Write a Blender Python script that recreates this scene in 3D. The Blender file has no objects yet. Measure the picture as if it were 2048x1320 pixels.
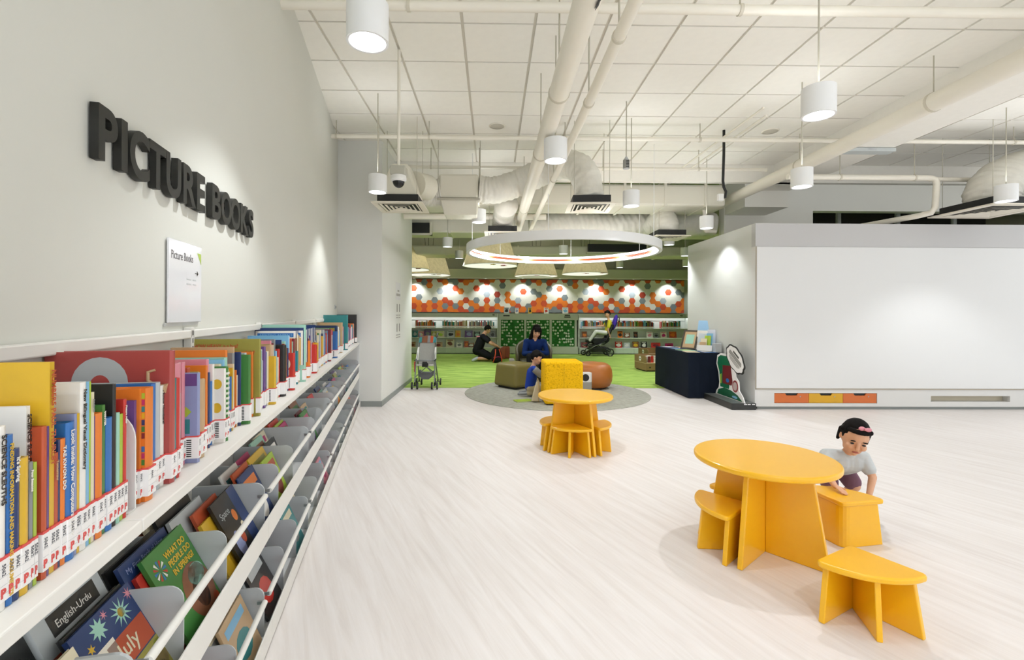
import bpy, bmesh, math, random
from mathutils import Vector, Matrix, Euler
R = math.radians
sc = bpy.context.scene
col = sc.collection
rnd = random.Random(7)

# ------------------------------------------------------------------ camera, world, exposure
FPX = 944.0
cam = bpy.data.cameras.new('camera')
cam.sensor_fit = 'HORIZONTAL'; cam.sensor_width = 36.0; cam.lens = FPX / 2048 * 36
cam.shift_x = (1024 - 997.5) / 2048; cam.shift_y = -(660 - 626) / 2048
cam.clip_start = 0.05; cam.clip_end = 100
camo = bpy.data.objects.new('camera', cam); col.objects.link(camo)
camo.matrix_world = (Matrix.Translation((0, 0, 1.31)) @ Matrix.Rotation(R(-0.76), 4, 'Z')
                     @ Matrix.Rotation(R(90), 4, 'X') @ Matrix.Rotation(0.0042, 4, 'Z'))
sc.camera = camo
world = bpy.data.worlds.new('world'); sc.world = world; world.use_nodes = True
bg = world.node_tree.nodes['Background']
bg.inputs[0].default_value = (0.955, 0.99, 1.03, 1); bg.inputs[1].default_value = 1.5
sc.view_settings.view_transform = 'Standard'; sc.view_settings.look = 'None'
sc.view_settings.exposure = 0.0; sc.view_settings.gamma = 1.0
sc.view_settings.use_curve_mapping = False
try:
    sc.cycles.use_adaptive_sampling = True; sc.cycles.adaptive_threshold = 0.08; sc.cycles.adaptive_min_samples = 12
    sc.cycles.max_bounces = 6; sc.cycles.diffuse_bounces = 4; sc.cycles.glossy_bounces = 3
    sc.cycles.transmission_bounces = 4; sc.cycles.sample_clamp_indirect = 4.0
    sc.cycles.caustics_reflective = False; sc.cycles.caustics_refractive = False
except Exception:
    pass
SPOT_W = 65.0        # one pendant downlight
UP_W = 7.5          # upward fill added to one pendant to brighten the ceiling
WASH_W = 32.0        # one wall washer over the back shelves

# ------------------------------------------------------------------ materials
def lin(h):
    h = h.lstrip('#'); o = []
    for i in (0, 2, 4):
        c = int(h[i:i+2], 16) / 255
        o.append(c / 12.92 if c <= 0.04045 else ((c + 0.055) / 1.055) ** 2.4)
    return (*o, 1)
MATS = {}
def mat(name, hexc='#ffffff', rough=0.5, metal=0.0, var=0.06, scale=9.0, emit=0.0, spec=0.5, bump=0.0, bscale=200.0, coat=0.0):
    if name in MATS: return MATS[name]
    m = bpy.data.materials.new(name); m.use_nodes = True
    nt = m.node_tree; b = nt.nodes['Principled BSDF']
    c = lin(hexc)
    b.inputs['Roughness'].default_value = rough; b.inputs['Metallic'].default_value = metal
    b.inputs['Specular IOR Level'].default_value = spec
    if coat: b.inputs['Coat Weight'].default_value = coat; b.inputs['Coat Roughness'].default_value = 0.15
    tc = nt.nodes.new('ShaderNodeTexCoord')
    if var:
        n = nt.nodes.new('ShaderNodeTexNoise'); n.inputs['Scale'].default_value = scale; n.inputs['Detail'].default_value = 3
        nt.links.new(tc.outputs['Object'], n.inputs['Vector'])
        mr = nt.nodes.new('ShaderNodeMapRange')
        mr.inputs['To Min'].default_value = 1 - var; mr.inputs['To Max'].default_value = 1 + var
        nt.links.new(n.outputs['Fac'], mr.inputs['Value'])
        mx = nt.nodes.new('ShaderNodeVectorMath'); mx.operation = 'SCALE'
        mx.inputs[0].default_value = c[:3]; nt.links.new(mr.outputs['Result'], mx.inputs['Scale'])
        nt.links.new(mx.outputs['Vector'], b.inputs['Base Color'])
    else:
        b.inputs['Base Color'].default_value = c
    if emit:
        b.inputs['Emission Color'].default_value = c; b.inputs['Emission Strength'].default_value = emit
    if bump:
        n2 = nt.nodes.new('ShaderNodeTexNoise'); n2.inputs['Scale'].default_value = bscale; n2.inputs['Detail'].default_value = 4
        nt.links.new(tc.outputs['Object'], n2.inputs['Vector'])
        bp = nt.nodes.new('ShaderNodeBump'); bp.inputs['Strength'].default_value = bump; bp.inputs['Distance'].default_value = 0.01
        nt.links.new(n2.outputs['Fac'], bp.inputs['Height']); nt.links.new(bp.outputs['Normal'], b.inputs['Normal'])
    MATS[name] = m
    return m

def ramp_mat(name, stops, rough, vec_scale, rot=0.0, nscale=1.0, detail=6.0, distort=0.0, bump=0.0, spec=0.4):
    """streaked or mottled surface: stretched noise through a colour ramp"""
    m = bpy.data.materials.new(name); m.use_nodes = True
    nt = m.node_tree; b = nt.nodes['Principled BSDF']
    b.inputs['Roughness'].default_value = rough; b.inputs['Specular IOR Level'].default_value = spec
    tc = nt.nodes.new('ShaderNodeTexCoord'); mp = nt.nodes.new('ShaderNodeMapping'); mp.vector_type = 'POINT'
    rt = nt.nodes.new('ShaderNodeMapping'); rt.inputs['Rotation'].default_value = (0, 0, rot)
    nt.links.new(tc.outputs['Object'], rt.inputs['Vector']); nt.links.new(rt.outputs['Vector'], mp.inputs['Vector'])
    mp.inputs['Scale'].default_value = vec_scale
    n = nt.nodes.new('ShaderNodeTexNoise'); n.inputs['Scale'].default_value = nscale; n.inputs['Detail'].default_value = detail
    n.inputs['Distortion'].default_value = distort; n.inputs['Roughness'].default_value = 0.65
    nt.links.new(mp.outputs['Vector'], n.inputs['Vector'])
    cr = nt.nodes.new('ShaderNodeValToRGB')
    while len(cr.color_ramp.elements) < len(stops): cr.color_ramp.elements.new(0.5)
    for e, (p, h) in zip(cr.color_ramp.elements, stops): e.position = p; e.color = lin(h)
    nt.links.new(n.outputs['Fac'], cr.inputs['Fac']); nt.links.new(cr.outputs['Color'], b.inputs['Base Color'])
    if bump:
        bp = nt.nodes.new('ShaderNodeBump'); bp.inputs['Strength'].default_value = bump; bp.inputs['Distance'].default_value = 0.01
        nt.links.new(n.outputs['Fac'], bp.inputs['Height']); nt.links.new(bp.outputs['Normal'], b.inputs['Normal'])
    MATS[name] = m
    return m

M_WALL = mat('wall_paint', '#d3d3ca', 0.75, var=0.015, scale=2)
M_WALLC = mat('column_paint', '#e3e3dd', 0.75, var=0.015, scale=2)
M_WALLG = mat('grey_wall_paint', '#b9b4a8', 0.8, var=0.02, scale=2)
M_TILE = mat('ceiling_tile', '#f5f2e9', 0.85, var=0.03, scale=14, bump=0.05, bscale=300)
M_GRID = mat('ceiling_grid', '#dfdace', 0.7, var=0.02)
M_PIPE = mat('pipe_paint', '#ece7d9', 0.45, var=0.03, scale=5)
M_ROD = mat('hanger_rod', '#b8b3a2', 0.5, var=0.03)
M_WHITE = mat('white_metal', '#e8e8e4', 0.4, var=0.02)
M_LAMPW = mat('lamp_white', '#ecedec', 0.45, var=0.02)
M_GREYM = mat('grey_plate', '#bcc0c1', 0.4, var=0.03, scale=3)
M_BLACK = mat('black_matt', '#1b1c1b', 0.55, var=0.1)
M_LETTER = mat('letter_black', '#23231f', 0.5, var=0.05)
M_PAGES = mat('paper_pages', '#e6e0cf', 0.8, var=0.05, scale=120)
M_LABEL = mat('label_white', '#f0eeec', 0.5, var=0.02)
M_RED = mat('label_red', '#d8504c', 0.5, var=0.03)
M_YEL = mat('yellow_lacquer', '#f3b714', 0.32, var=0.03, scale=4, coat=0.25)
M_FLEX = mat('flex_duct', '#dedbd0', 0.6, var=0.10, scale=12, bump=0.4, bscale=22)
M_DUCT = mat('duct_paint', '#dcd8c8', 0.6, var=0.04, scale=2)
M_BASE = mat('baseboard_grey', '#8e938f', 0.5, var=0.03)
M_LITE = mat('lamp_glow', '#f4f8ff', 0.5, var=0.0, emit=5.0)
M_RINGL = mat('ring_glow', '#ffffff', 0.5, var=0.0, emit=2.6)
M_SKIN = mat('skin', '#d6a381', 0.55, var=0.04, scale=20)
M_HAIR = mat('black_hair', '#130f0d', 0.7, var=0.3, scale=60, spec=0.15)
M_CHROME = mat('brushed_metal', '#a9abab', 0.3, metal=0.9, var=0.03)
M_GREYT = mat('stroller_grey', '#8b8d8c', 0.6, var=0.08, scale=25)

# ------------------------------------------------------------------ geometry helpers
class G:
    def __init__(s): s.v = []; s.f = []
    def add(s, vs, fs, m=None):
        o = len(s.v)
        s.v += [tuple(m @ Vector(p)) if m else tuple(p) for p in vs]
        s.f += [tuple(i + o for i in f) for f in fs]
        return s
    def box(s, x0, x1, y0, y1, z0, z1, m=None):
        vs = [(x, y, z) for z in (z0, z1) for y in (y0, y1) for x in (x0, x1)]
        return s.add(vs, [(0, 2, 3, 1), (4, 5, 7, 6), (0, 1, 5, 4), (1, 3, 7, 5), (3, 2, 6, 7), (2, 0, 4, 6)], m)
    def hexa(s, b, t, m=None):
        """solid between two quads (lists of 4 points)"""
        return s.add(list(b) + list(t), [(3, 2, 1, 0), (4, 5, 6, 7), (0, 1, 5, 4), (1, 2, 6, 5), (2, 3, 7, 6), (3, 0, 4, 7)], m)
    def prism(s, pts, a, b, axis='z', m=None):
        n = len(pts)
        mk = {'z': lambda p, t: (p[0], p[1], t), 'y': lambda p, t: (p[0], t, p[1]), 'x': lambda p, t: (t, p[0], p[1])}[axis]
        vs = [mk(p, a) for p in pts] + [mk(p, b) for p in pts]
        fs = [tuple(range(n - 1, -1, -1)), tuple(range(n, 2 * n))] + [(i, (i + 1) % n, n + (i + 1) % n, n + i) for i in range(n)]
        return s.add(vs, fs, m)
    def cyl(s, p0, p1, r0, r1=None, n=12, caps=True, m=None):
        r1 = r0 if r1 is None else r1
        p0 = Vector(p0); p1 = Vector(p1); d = (p1 - p0).normalized()
        a = d.orthogonal().normalized(); b = d.cross(a)
        vs = []
        for p, r in ((p0, r0), (p1, r1)):
            vs += [p + (a * math.cos(2 * math.pi * i / n) + b * math.sin(2 * math.pi * i / n)) * r for i in range(n)]
        fs = [(i, (i + 1) % n, n + (i + 1) % n, n + i) for i in range(n)]
        if caps: fs += [tuple(range(n - 1, -1, -1)), tuple(range(n, 2 * n))]
        return s.add(vs, fs, m)
    def tube(s, pts, r, n=8, caps=True, m=None):
        P = [Vector(p) for p in pts]; k = len(P)
        rs = r if isinstance(r, (list, tuple)) else [r] * k
        T = [(P[min(i + 1, k - 1)] - P[max(i - 1, 0)]).normalized() for i in range(k)]
        a = T[0].orthogonal().normalized(); vs = []
        for i in range(k):
            a = (a - T[i] * a.dot(T[i])).normalized(); b = T[i].cross(a)
            vs += [P[i] + (a * math.cos(2 * math.pi * j / n) + b * math.sin(2 * math.pi * j / n)) * rs[i] for j in range(n)]
        fs = [(i * n + j, i * n + (j + 1) % n, (i + 1) * n + (j + 1) % n, (i + 1) * n + j) for i in range(k - 1) for j in range(n)]
        if caps: fs += [tuple(range(n - 1, -1, -1)), tuple(range((k - 1) * n, k * n))]
        return s.add(vs, fs, m)
    def lathe(s, prof, n=24, c=(0, 0, 0), m=None):
        vs = [(c[0] + r * math.cos(2 * math.pi * j / n), c[1] + r * math.sin(2 * math.pi * j / n), c[2] + z) for r, z in prof for j in range(n)]
        fs = [(i * n + j, i * n + (j + 1) % n, (i + 1) * n + (j + 1) % n, (i + 1) * n + j) for i in range(len(prof) - 1) for j in range(n)]
        return s.add(vs, fs, m)
    def ell(s, c, r, n=12, rot=None, m=None):
        if not isinstance(r, (tuple, list)): r = (r, r, r)
        vs = []; k = n // 2 + 1
        for i in range(k + 1):
            th = math.pi * i / k
            for j in range(n):
                ph = 2 * math.pi * j / n
                p = Vector((r[0] * math.sin(th) * math.cos(ph), r[1] * math.sin(th) * math.sin(ph), r[2] * math.cos(th)))
                if rot is not None: p = rot @ p
                vs.append(p + Vector(c))
        fs = [(i * n + j, (i + 1) * n + j, (i + 1) * n + (j + 1) % n, i * n + (j + 1) % n) for i in range(k) for j in range(n)]
        return s.add(vs, fs, m)
    def cap(s, p0, r0, p1, r1, n=12):
        s.ell(p0, r0, n); s.ell(p1, r1, n); return s.cyl(p0, p1, r0, r1, n)
    def poly(s, pts, m=None):
        return s.add(pts, [tuple(range(len(pts)))], m)
    def build(s, name, m, parent=None, smooth=False, bevel=0.0, seg=2, loc=None, rotz=None, mw=None, auto=None):
        me = bpy.data.meshes.new(name); me.from_pydata(s.v, [], s.f); me.validate()
        bm = bmesh.new(); bm.from_mesh(me)
        bmesh.ops.remove_doubles(bm, verts=bm.verts, dist=1e-6)
        if len(bm.faces) > 1: bmesh.ops.recalc_face_normals(bm, faces=bm.faces)
        bm.to_mesh(me); bm.free()
        if smooth:
            for p in me.polygons: p.use_smooth = True
            if auto:
                try: me.set_sharp_from_angle(angle=R(auto))
                except Exception: pass
        return link(name, me, m, parent, bevel, seg, loc, rotz, mw)

def link(name, me, m, parent=None, bevel=0.0, seg=2, loc=None, rotz=None, mw=None):
    o = bpy.data.objects.new(name, me); col.objects.link(o)
    if m is not None and len(me.materials) == 0: me.materials.append(m)
    if parent is not None: o.parent = parent
    if loc is not None: o.location = loc
    if rotz is not None: o.rotation_euler = (0, 0, rotz)
    if mw is not None: o.matrix_basis = mw
    if bevel:
        b = o.modifiers.new('bevel', 'BEVEL'); b.width = bevel; b.segments = seg; b.limit_method = 'ANGLE'; b.angle_limit = R(40)
    return o

def tag(o, label, cat, group=None, kind=None):
    o['label'] = label; o['category'] = cat
    if group: o['group'] = group
    if kind: o['kind'] = kind
    return o
def struct(o): o['kind'] = 'structure'; return o
def empty(name, loc=(0, 0, 0), rotz=0.0):
    o = bpy.data.objects.new(name, None); col.objects.link(o); o.location = loc; o.rotation_euler = (0, 0, rotz)
    o.empty_display_size = 0.1
    return o
def copy_tree(o, parent=None):
    c = o.copy(); col.objects.link(c); c.parent = parent
    for ch in list(o.children): copy_tree(ch, c)
    return c

TXT = {}
def text(name, s, size, m, parent, mw, extrude=0.0002, bold=0.0, align='LEFT', sx=1.0, res=3):
    key = (s, size, extrude, bold, align, m.name, res)
    if key not in TXT:
        cu = bpy.data.curves.new(name, 'FONT'); cu.body = s; cu.size = size; cu.extrude = extrude; cu.offset = bold
        cu.align_x = align; cu.resolution_u = res
        tmp = bpy.data.objects.new('tmp', cu)
        me = bpy.data.meshes.new_from_object(tmp); me.name = name
        me.materials.clear(); me.materials.append(m)
        bpy.data.objects.remove(tmp); bpy.data.curves.remove(cu)
        TXT[key] = me
    return link(name, TXT[key], m, parent, mw=mw @ Matrix.Diagonal((sx, 1, 1, 1)))
def frame(o, x, y):
    """matrix with origin o, local X = x, local Y = y"""
    x = Vector(x).normalized(); y = Vector(y).normalized(); z = x.cross(y)
    return Matrix(((x.x, y.x, z.x, o[0]), (x.y, y.y, z.y, o[1]), (x.z, y.z, z.z, o[2]), (0, 0, 0, 1)))

def blob(name, g, m, parent, voxel, smooth=6, mw=None):
    """one continuous surface grown over overlapping tapered capsules and ellipsoids"""
    me = bpy.data.meshes.new(name); me.from_pydata(g.v, [], g.f); me.validate()
    o = link(name, me, m, parent, mw=mw)
    r = o.modifiers.new('remesh', 'REMESH'); r.mode = 'VOXEL'; r.voxel_size = voxel; r.use_smooth_shade = True
    if smooth:
        sm = o.modifiers.new('smooth', 'SMOOTH'); sm.factor = 0.5; sm.iterations = smooth
    return o

def spot(name, loc, power, size=100, blend=0.5, rad=0.05, target=None, color=(0.95, 0.985, 1.03), parent=None):
    l = bpy.data.lights.new(name, 'SPOT'); l.energy = power; l.spot_size = R(size); l.spot_blend = blend
    l.shadow_soft_size = rad; l.color = color
    o = bpy.data.objects.new(name, l); col.objects.link(o); o.location = loc
    if target is not None:
        d = Vector(target) - Vector(loc); o.rotation_euler = d.to_track_quat('-Z', 'Y').to_euler()
    if parent is not None: o.parent = parent
    return o

# ------------------------------------------------------------------ setting: floor, walls, ceiling
CEIL = 3.7
W0 = Vector((-1.606, 3.9, 0)); DV = Vector((-0.204, 1, 0)).normalized(); NV = Vector((DV.y, -DV.x, 0))
WROT = math.atan2(NV.y, NV.x)
def SW(s, n, z): return W0 + DV * s + NV * n + Vector((0, 0, z))
SM = Matrix.Translation(W0) @ Matrix.Rotation(WROT, 4, 'Z')      # shelf frame: x = out of the wall, y = along it

M_FLOOR = ramp_mat('pale_floor', [(0.25, '#d3cbc6'), (0.42, '#dcd5d0'), (0.55, '#e1dbd7'), (0.75, '#e7e2df')], 0.42, (20, 1.3, 1), rot=R(-24.7), nscale=1.0, detail=8, distort=0.6)
M_CARPET = ramp_mat('green_carpet', [(0.25, '#77914a'), (0.45, '#93b054'), (0.6, '#a9c364'), (0.8, '#b9cf78')], 0.95, (1.2, 4.5, 1), nscale=1.6, detail=9, distort=0.5, bump=0.15, spec=0.1)
M_RUG = ramp_mat('grey_rug', [(0.3, '#8b8b80'), (0.5, '#a3a398'), (0.7, '#b3b3a8')], 0.95, (6, 14, 1), rot=R(20), nscale=2.0, detail=9, bump=0.2, spec=0.1)
struct(G().box(-4.5, 8.9, -0.7, 6.5, -0.06, 0).box(-4.5, 11, 6.5, 15.6, -0.06, 0).build('floor', M_FLOOR))
carp = struct(G().box(-3.4, 10.5, 8.25, 15.5, 0.0005, 0.006).build('floor_carpet', M_CARPET))
rug = G().lathe([(0, 0.0005), (1.495, 0.0005), (1.5, 0.003), (1.495, 0.0065), (0, 0.0065)], 96).build('round_rug', M_RUG, loc=(1.05, 7.78, 0))
tag(rug, 'round grey rug on the floor under the yellow and olive seats', 'rug')

struct(G().box(-0.12, 0, -4.7, 2.78, 0, CEIL + 0.05).build('wall_left', M_WALL, mw=SM))
cw = struct(G().box(-2.4, -1.545, 6.6, 9.05, 0, 4.2).build('wall_column', M_WALLC))
bb = G().prism([(-2.1, 6.588), (-1.533, 6.588), (-1.533, 9.05), (-1.545, 9.05), (-1.545, 6.6), (-2.1, 6.6)], 0, 0.075).build('baseboard_column', M_BASE)
struct(bb)
struct(G().box(-4.2, -1.6, 9.05, 9.15, 0, 4.2).build('wall_behind_column', M_WALLG))
struct(G().box(-4.2, -4.1, 9.1, 15.6, 0, 4.2).build('wall_left_back', M_WALLG))
struct(G().box(-4.2, 11, 15.5, 15.6, 0, 4.2).build('wall_back', mat('back_wall_paint', '#c4c6b6', 0.8, var=0.02, scale=2)))
struct(G().box(10.9, 11, 6.4, 15.6, 0, 4.2).build('wall_right_back', M_WALLG))

# ceiling: slab, grid and separate tiles
ce = struct(G().box(-4.5, 9.0, -0.7, 7.5, CEIL + 0.02, CEIL + 0.06).build('ceiling', M_GRID))
tile_me = None
for iy in range(-3, 6):
    y0 = 3.9 + 0.6 * iy
    for ix in range(-5, 14):
        x0 = 0.341 + 0.6 * ix
        if x0 < -2.9 - 0.204 * (y0 - 6.6): continue
        if x0 > 5.0 + 0.95 * max(0.0, y0 - 3.0): continue
        if tile_me is None:
            t = G().box(0.013, 0.587, 0.010, 0.590, 0, 0.024).build('ceiling_tile', M_TILE, ce, loc=(x0, y0, CEIL)); tile_me = t.data
        else:
            link('ceiling_tile', tile_me, M_TILE, ce, loc=(x0, y0, CEIL))
struct(G().box(-1.5, 11, 7.5, 7.6, 3.42, CEIL + 0.06).build('trim_1', M_TILE))
struct(G().box(-4.2, 11, 7.5, 15.6, 4.15, 4.25).build('ceiling_back', mat('back_ceiling_paint', '#b4b6a8', 0.85, var=0.05, scale=3)))
# dropped beam along the right
bm_ = struct(G().box(4.5, 5.06, 0.5, 8.7, 3.42, CEIL + 0.01).build('beam', M_TILE))

# right hand block with the white panel, three drawers and a niche
BX, BY, BZ = 3.61, 6.44, 2.56
g = G()
M_BLOCK = mat('block_paint', '#d6d5d1', 0.6, var=0.015, scale=2)
M_BLOCKB = mat('block_band_paint', '#c3c2c1', 0.6, var=0.015, scale=2)
g.box(BX, 10.5, BY, BY + 0.1, 0.225, 2.24)
g.box(BX, 3.88, BY, BY + 0.1, 0.04, 0.225); g.box(3.88, 5.31, BY, BY + 0.1, 0.04, 0.086)
g.box(5.31, 6.06, BY, BY + 0.1, 0.04, 0.225); g.box(6.06, 7.17, BY, BY + 0.1, 0.04, 0.108)
g.box(6.06, 7.17, BY, BY + 0.1, 0.188, 0.225); g.box(7.17, 10.5, BY, BY + 0.1, 0.04, 0.225)
g.box(6.0, 7.25, BY + 0.1, BY + 0.24, 0.09, 0.20)
blk = struct(g.build('wall_right', M_BLOCK))
G().box(6.06, 7.17, BY + 0.097, BY + 0.099, 0.108, 0.188).build('niche_back', mat('niche_paint', '#c9c0aa', 0.7, var=0.02), blk)
struct(G().box(BX, BX + 0.1, BY + 0.1, 8.68, 0.0, BZ).build('wall_right_side', mat('side_paint', '#d6d7d2', 0.7, var=0.015, scale=2)))
struct(G().box(BX, 10.5, BY - 0.002, BY + 0.1, 2.24, BZ).build('trim_2', M_BLOCKB))
struct(G().box(BX + 0.1, 10.5, BY + 0.1, 8.68, BZ - 0.06, BZ).build('trim_3', M_BLOCKB))
struct(G().box(BX + 0.05, 10.5, BY + 0.03, BY + 0.08, 0, 0.04).build('baseboard_right', M_BASE))
wb = empty('whiteboard', (5.6, BY, 0.29))
tag(wb, 'wide glossy white board panel on the front of the white block', 'whiteboard')
G().box(-1.975, 4.6, -0.012, -0.0005, 0.0, 1.945).build('panel', mat('gloss_white', '#dededc', 0.16, var=0.01, scale=1, spec=0.5), wb, bevel=0.003)
G().box(-1.985, 4.6, -0.010, -0.0005, -0.014, -0.001).build('bottom_trim', mat('panel_trim', '#a99f8d', 0.5), wb)
G().box(-1.987, -1.976, -0.010, -0.0005, -0.014, 1.95).build('side_trim', mat('panel_trim'), wb)
OR_D = mat('drawer_orange', '#cc6a2c', 0.45, var=0.03); YE_D = mat('drawer_yellow', '#d3a019', 0.45, var=0.03)
for i, (x0, x1, mm, lab) in enumerate([(3.885, 4.36, OR_D, 'orange drawer front beside the black stand, left of the yellow one'),
                                       (4.365, 4.835, YE_D, 'yellow drawer front between two orange drawers low in the white block'),
                                       (4.84, 5.305, OR_D, 'orange drawer front right of the yellow drawer, under the white board')]):
    d = empty('drawer', ((x0 + x1) / 2, BY + 0.02, 0.09)); tag(d, lab, 'drawer', 'drawers in the white block')
    w = (x1 - x0) / 2; h = 0.131
    pts = [(-w, 0), (w, 0), (w, h), (0.09, h), (0.07, h - 0.03), (-0.07, h - 0.03), (-0.09, h), (-w, h)]
    G().prism(pts, -0.015, 0.0, 'y').build('front_panel', mm, d)
    G().box(-0.1, 0.1, 0.002, 0.06, h - 0.04, h).build('finger_hole', M_BLACK, d)
    G().cyl((0.12, -0.018, h - 0.045), (0.12, -0.012, h - 0.045), 0.008, n=10).build('lock', M_CHROME, d)

M_UPW = mat('upper_wall_paint', '#f3f0e6', 0.75, var=0.015, scale=2)
# upper wall, column and dark opening behind the block
struct(G().box(4.29, 5.95, 8.7, 8.9, 2.0, 4.2).build('wall_upper', M_UPW))
struct(G().box(5.95, 11, 8.72, 8.9, 3.24, 4.2).build('wall_upper_right', M_UPW))
struct(G().box(4.3, 5.05, 8.0, 8.7, 3.14, 3.7).build('trim_4', M_UPW))
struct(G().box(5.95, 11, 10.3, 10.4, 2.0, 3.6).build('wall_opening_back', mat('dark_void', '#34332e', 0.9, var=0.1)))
tr = empty('cable_tray', (6.5, 9.2, 2.62)); tag(tr, 'dark cables and grey conduits in the opening above the white block', 'cable tray')
for x in (0.15, 1.3, 2.4):
    G().cyl((x, -0.2, -0.1), (x, -0.2, 0.75), 0.045, n=10).build('post', mat('conduit_grey', '#8e918c', 0.5), tr)
for i in range(5):
    a = -0.4 + i * 0.75
    G().tube([(a, 0.1, -0.1), (a + 0.1, 0.1, 0.25), (a + 0.3, 0.12, 0.42), (a + 0.7, 0.15, 0.36)], 0.025, 6).build('cable', M_BLACK, tr, smooth=True)
G().box(-0.5, 4.0, 0.5, 0.6, 0.28, 0.33).build('rail', mat('conduit_grey'), tr)

# ------------------------------------------------------------------ pendant downlights
PZ = 2.62
def pendant(x, y, label, ceil=CEIL, power=1.0, z=PZ, up_fill=True):
    o = empty('pendant_lamp', (x, y, z)); tag(o, label, 'lamp', 'white cylinder pendant lamps')
    G().lathe([(0.088, 0.0), (0.1, 0.0), (0.1, 0.185), (0.0, 0.185)], 32).lathe([(0.088, 0.0), (0.088, 0.17)], 32).build('can', M_LAMPW, o, smooth=True, auto=30)
    G().lathe([(0.0, 0.025), (0.088, 0.025)], 32).build('diffuser', M_LITE, o)
    G().cyl((0, 0, 0.185), (0, 0, ceil - z), 0.006, n=6).build('cable', M_ROD, o)
    G().cyl((0, 0, 0.18), (0, 0, 0.2), 0.02, n=12).build('cap', M_LAMPW, o)
    spot('lamp_light', (0, 0, 0.012), SPOT_W * power, 104, 0.5, 0.035, (0, 0, -1), parent=o)
    if up_fill: spot('added_uplight', (0, 0, 0.22), UP_W * up_fill, 165, 1.0, 0.12, (0, 0, 1), parent=o)  # extra upward lamp, added only to lift the ceiling brightness
    return o
for x, y, lab in [(-0.612, 2.30, 'largest white pendant lamp, high up beside the left wall'),
                  (-1.26, 5.17, 'white pendant lamp hanging in front of the white column by the camera dome'),
                  (0.537, 4.06, 'white pendant lamp hanging under the two long ceiling pipes'),
                  (1.69, 5.75, 'white pendant lamp just right of the square air vent over the ring light'),
                  (3.278, 7.2, 'white pendant lamp beside the black hanging cable near the block side wall'),
                  (2.148, 3.09, 'large white pendant lamp above the nearer yellow round table'),
                  (3.18, 4.82, 'white pendant lamp in front of the upper grey wall, over the white block'),
                  (-0.20, 6.84, 'white pendant lamp below the boxed duct, left of the ring light'),
                  (5.91, 5.36, 'white pendant lamp in front of the air vent furthest right')]:
    pendant(x, y, lab, power=0.75 if x == 3.278 else 1.0, up_fill=x != 0.537)
for x, y, lab in [(-0.90, 9.41, 'small far pendant lamp above the leftmost fabric shade'),
                  (-0.81, 11.39, 'small far pendant lamp between two fabric shades'),
                  (1.56, 10.41, 'small far pendant lamp seen inside the ring light'),
                  (3.36, 8.96, 'small far pendant lamp under the domed duct right of the ring'),
                  (4.36, 10.64, 'small far pendant lamp by the top edge of the block side wall'),
                  (5.36, 13.0, 'small far pendant lamp low beside the block side wall'),
                  (3.62, 13.4, 'small far pendant lamp above the back wall, right of the last shade')]:
    pendant(x, y, lab, 4.15, 1.9, up_fill=0.1)
# the same lamps go on over the part of the room behind the camera
for x, y, lab in [(1.2, 0.2, 'pendant lamp over the reading floor behind the viewer'), (4.2, 1.4, 'pendant lamp over the floor far right of the viewer'),
                  (-0.35, -0.6, 'pendant lamp beside the wall shelf behind the viewer'), (4.6, -0.4, 'pendant lamp at the rear right of the room'),
                  (7.2, 3.4, 'pendant lamp right of the beam outside the view')]:
    pendant(x, y, lab)

# ------------------------------------------------------------------ ring light
RC = (1.112, 7.6); RZ = 2.267; RR = 1.535
ring = empty('ring_light', (RC[0], RC[1], RZ)); tag(ring, 'large white ring light hanging over the round grey rug', 'lamp')
G().lathe([(RR - 0.055, 0.0), (RR, 0.0), (RR, 0.125), (RR - 0.055, 0.125), (RR - 0.055, 0.0)], 128).build('band', M_LAMPW, ring, smooth=True, auto=30)
rl_in = G().lathe([(RR - 0.056, 0.004), (RR - 0.056, 0.040)], 128).build('lower_strip', M_RINGL, ring, smooth=True)
G().lathe([(RR - 0.056, 0.040), (RR - 0.060, 0.042), (RR - 0.060, 0.078), (RR - 0.056, 0.080)], 128).build('accent_strip', mat('ring_copper', '#c9683c', 0.4, var=0.02), ring, smooth=True)
G().lathe([(RR - 0.056, 0.080), (RR - 0.056, 0.118)], 128).build('upper_strip', M_RINGL, ring, smooth=True)
for k in range(10):
    a = R(36 * k); l = bpy.data.lights.new('ring_lamp', 'POINT'); l.energy = 6; l.shadow_soft_size = 0.06; l.color = (0.97, 0.985, 1.0)
    lo = bpy.data.objects.new('ring_lamp', l); col.objects.link(lo); lo.parent = ring; lo.location = ((RR - 0.13) * math.cos(a), (RR - 0.13) * math.sin(a), 0.06)
for a in (20, 75, 130, 200, 255, 320):
    x, y = RR * 0.985 * math.cos(R(a)), RR * 0.985 * math.sin(R(a))
    G().cyl((x, y, 0.125), (x, y, (CEIL if RC[1] + y < 7.45 else 4.15) - RZ), 0.004, n=5).build('wire', M_LAMPW, ring)

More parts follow.
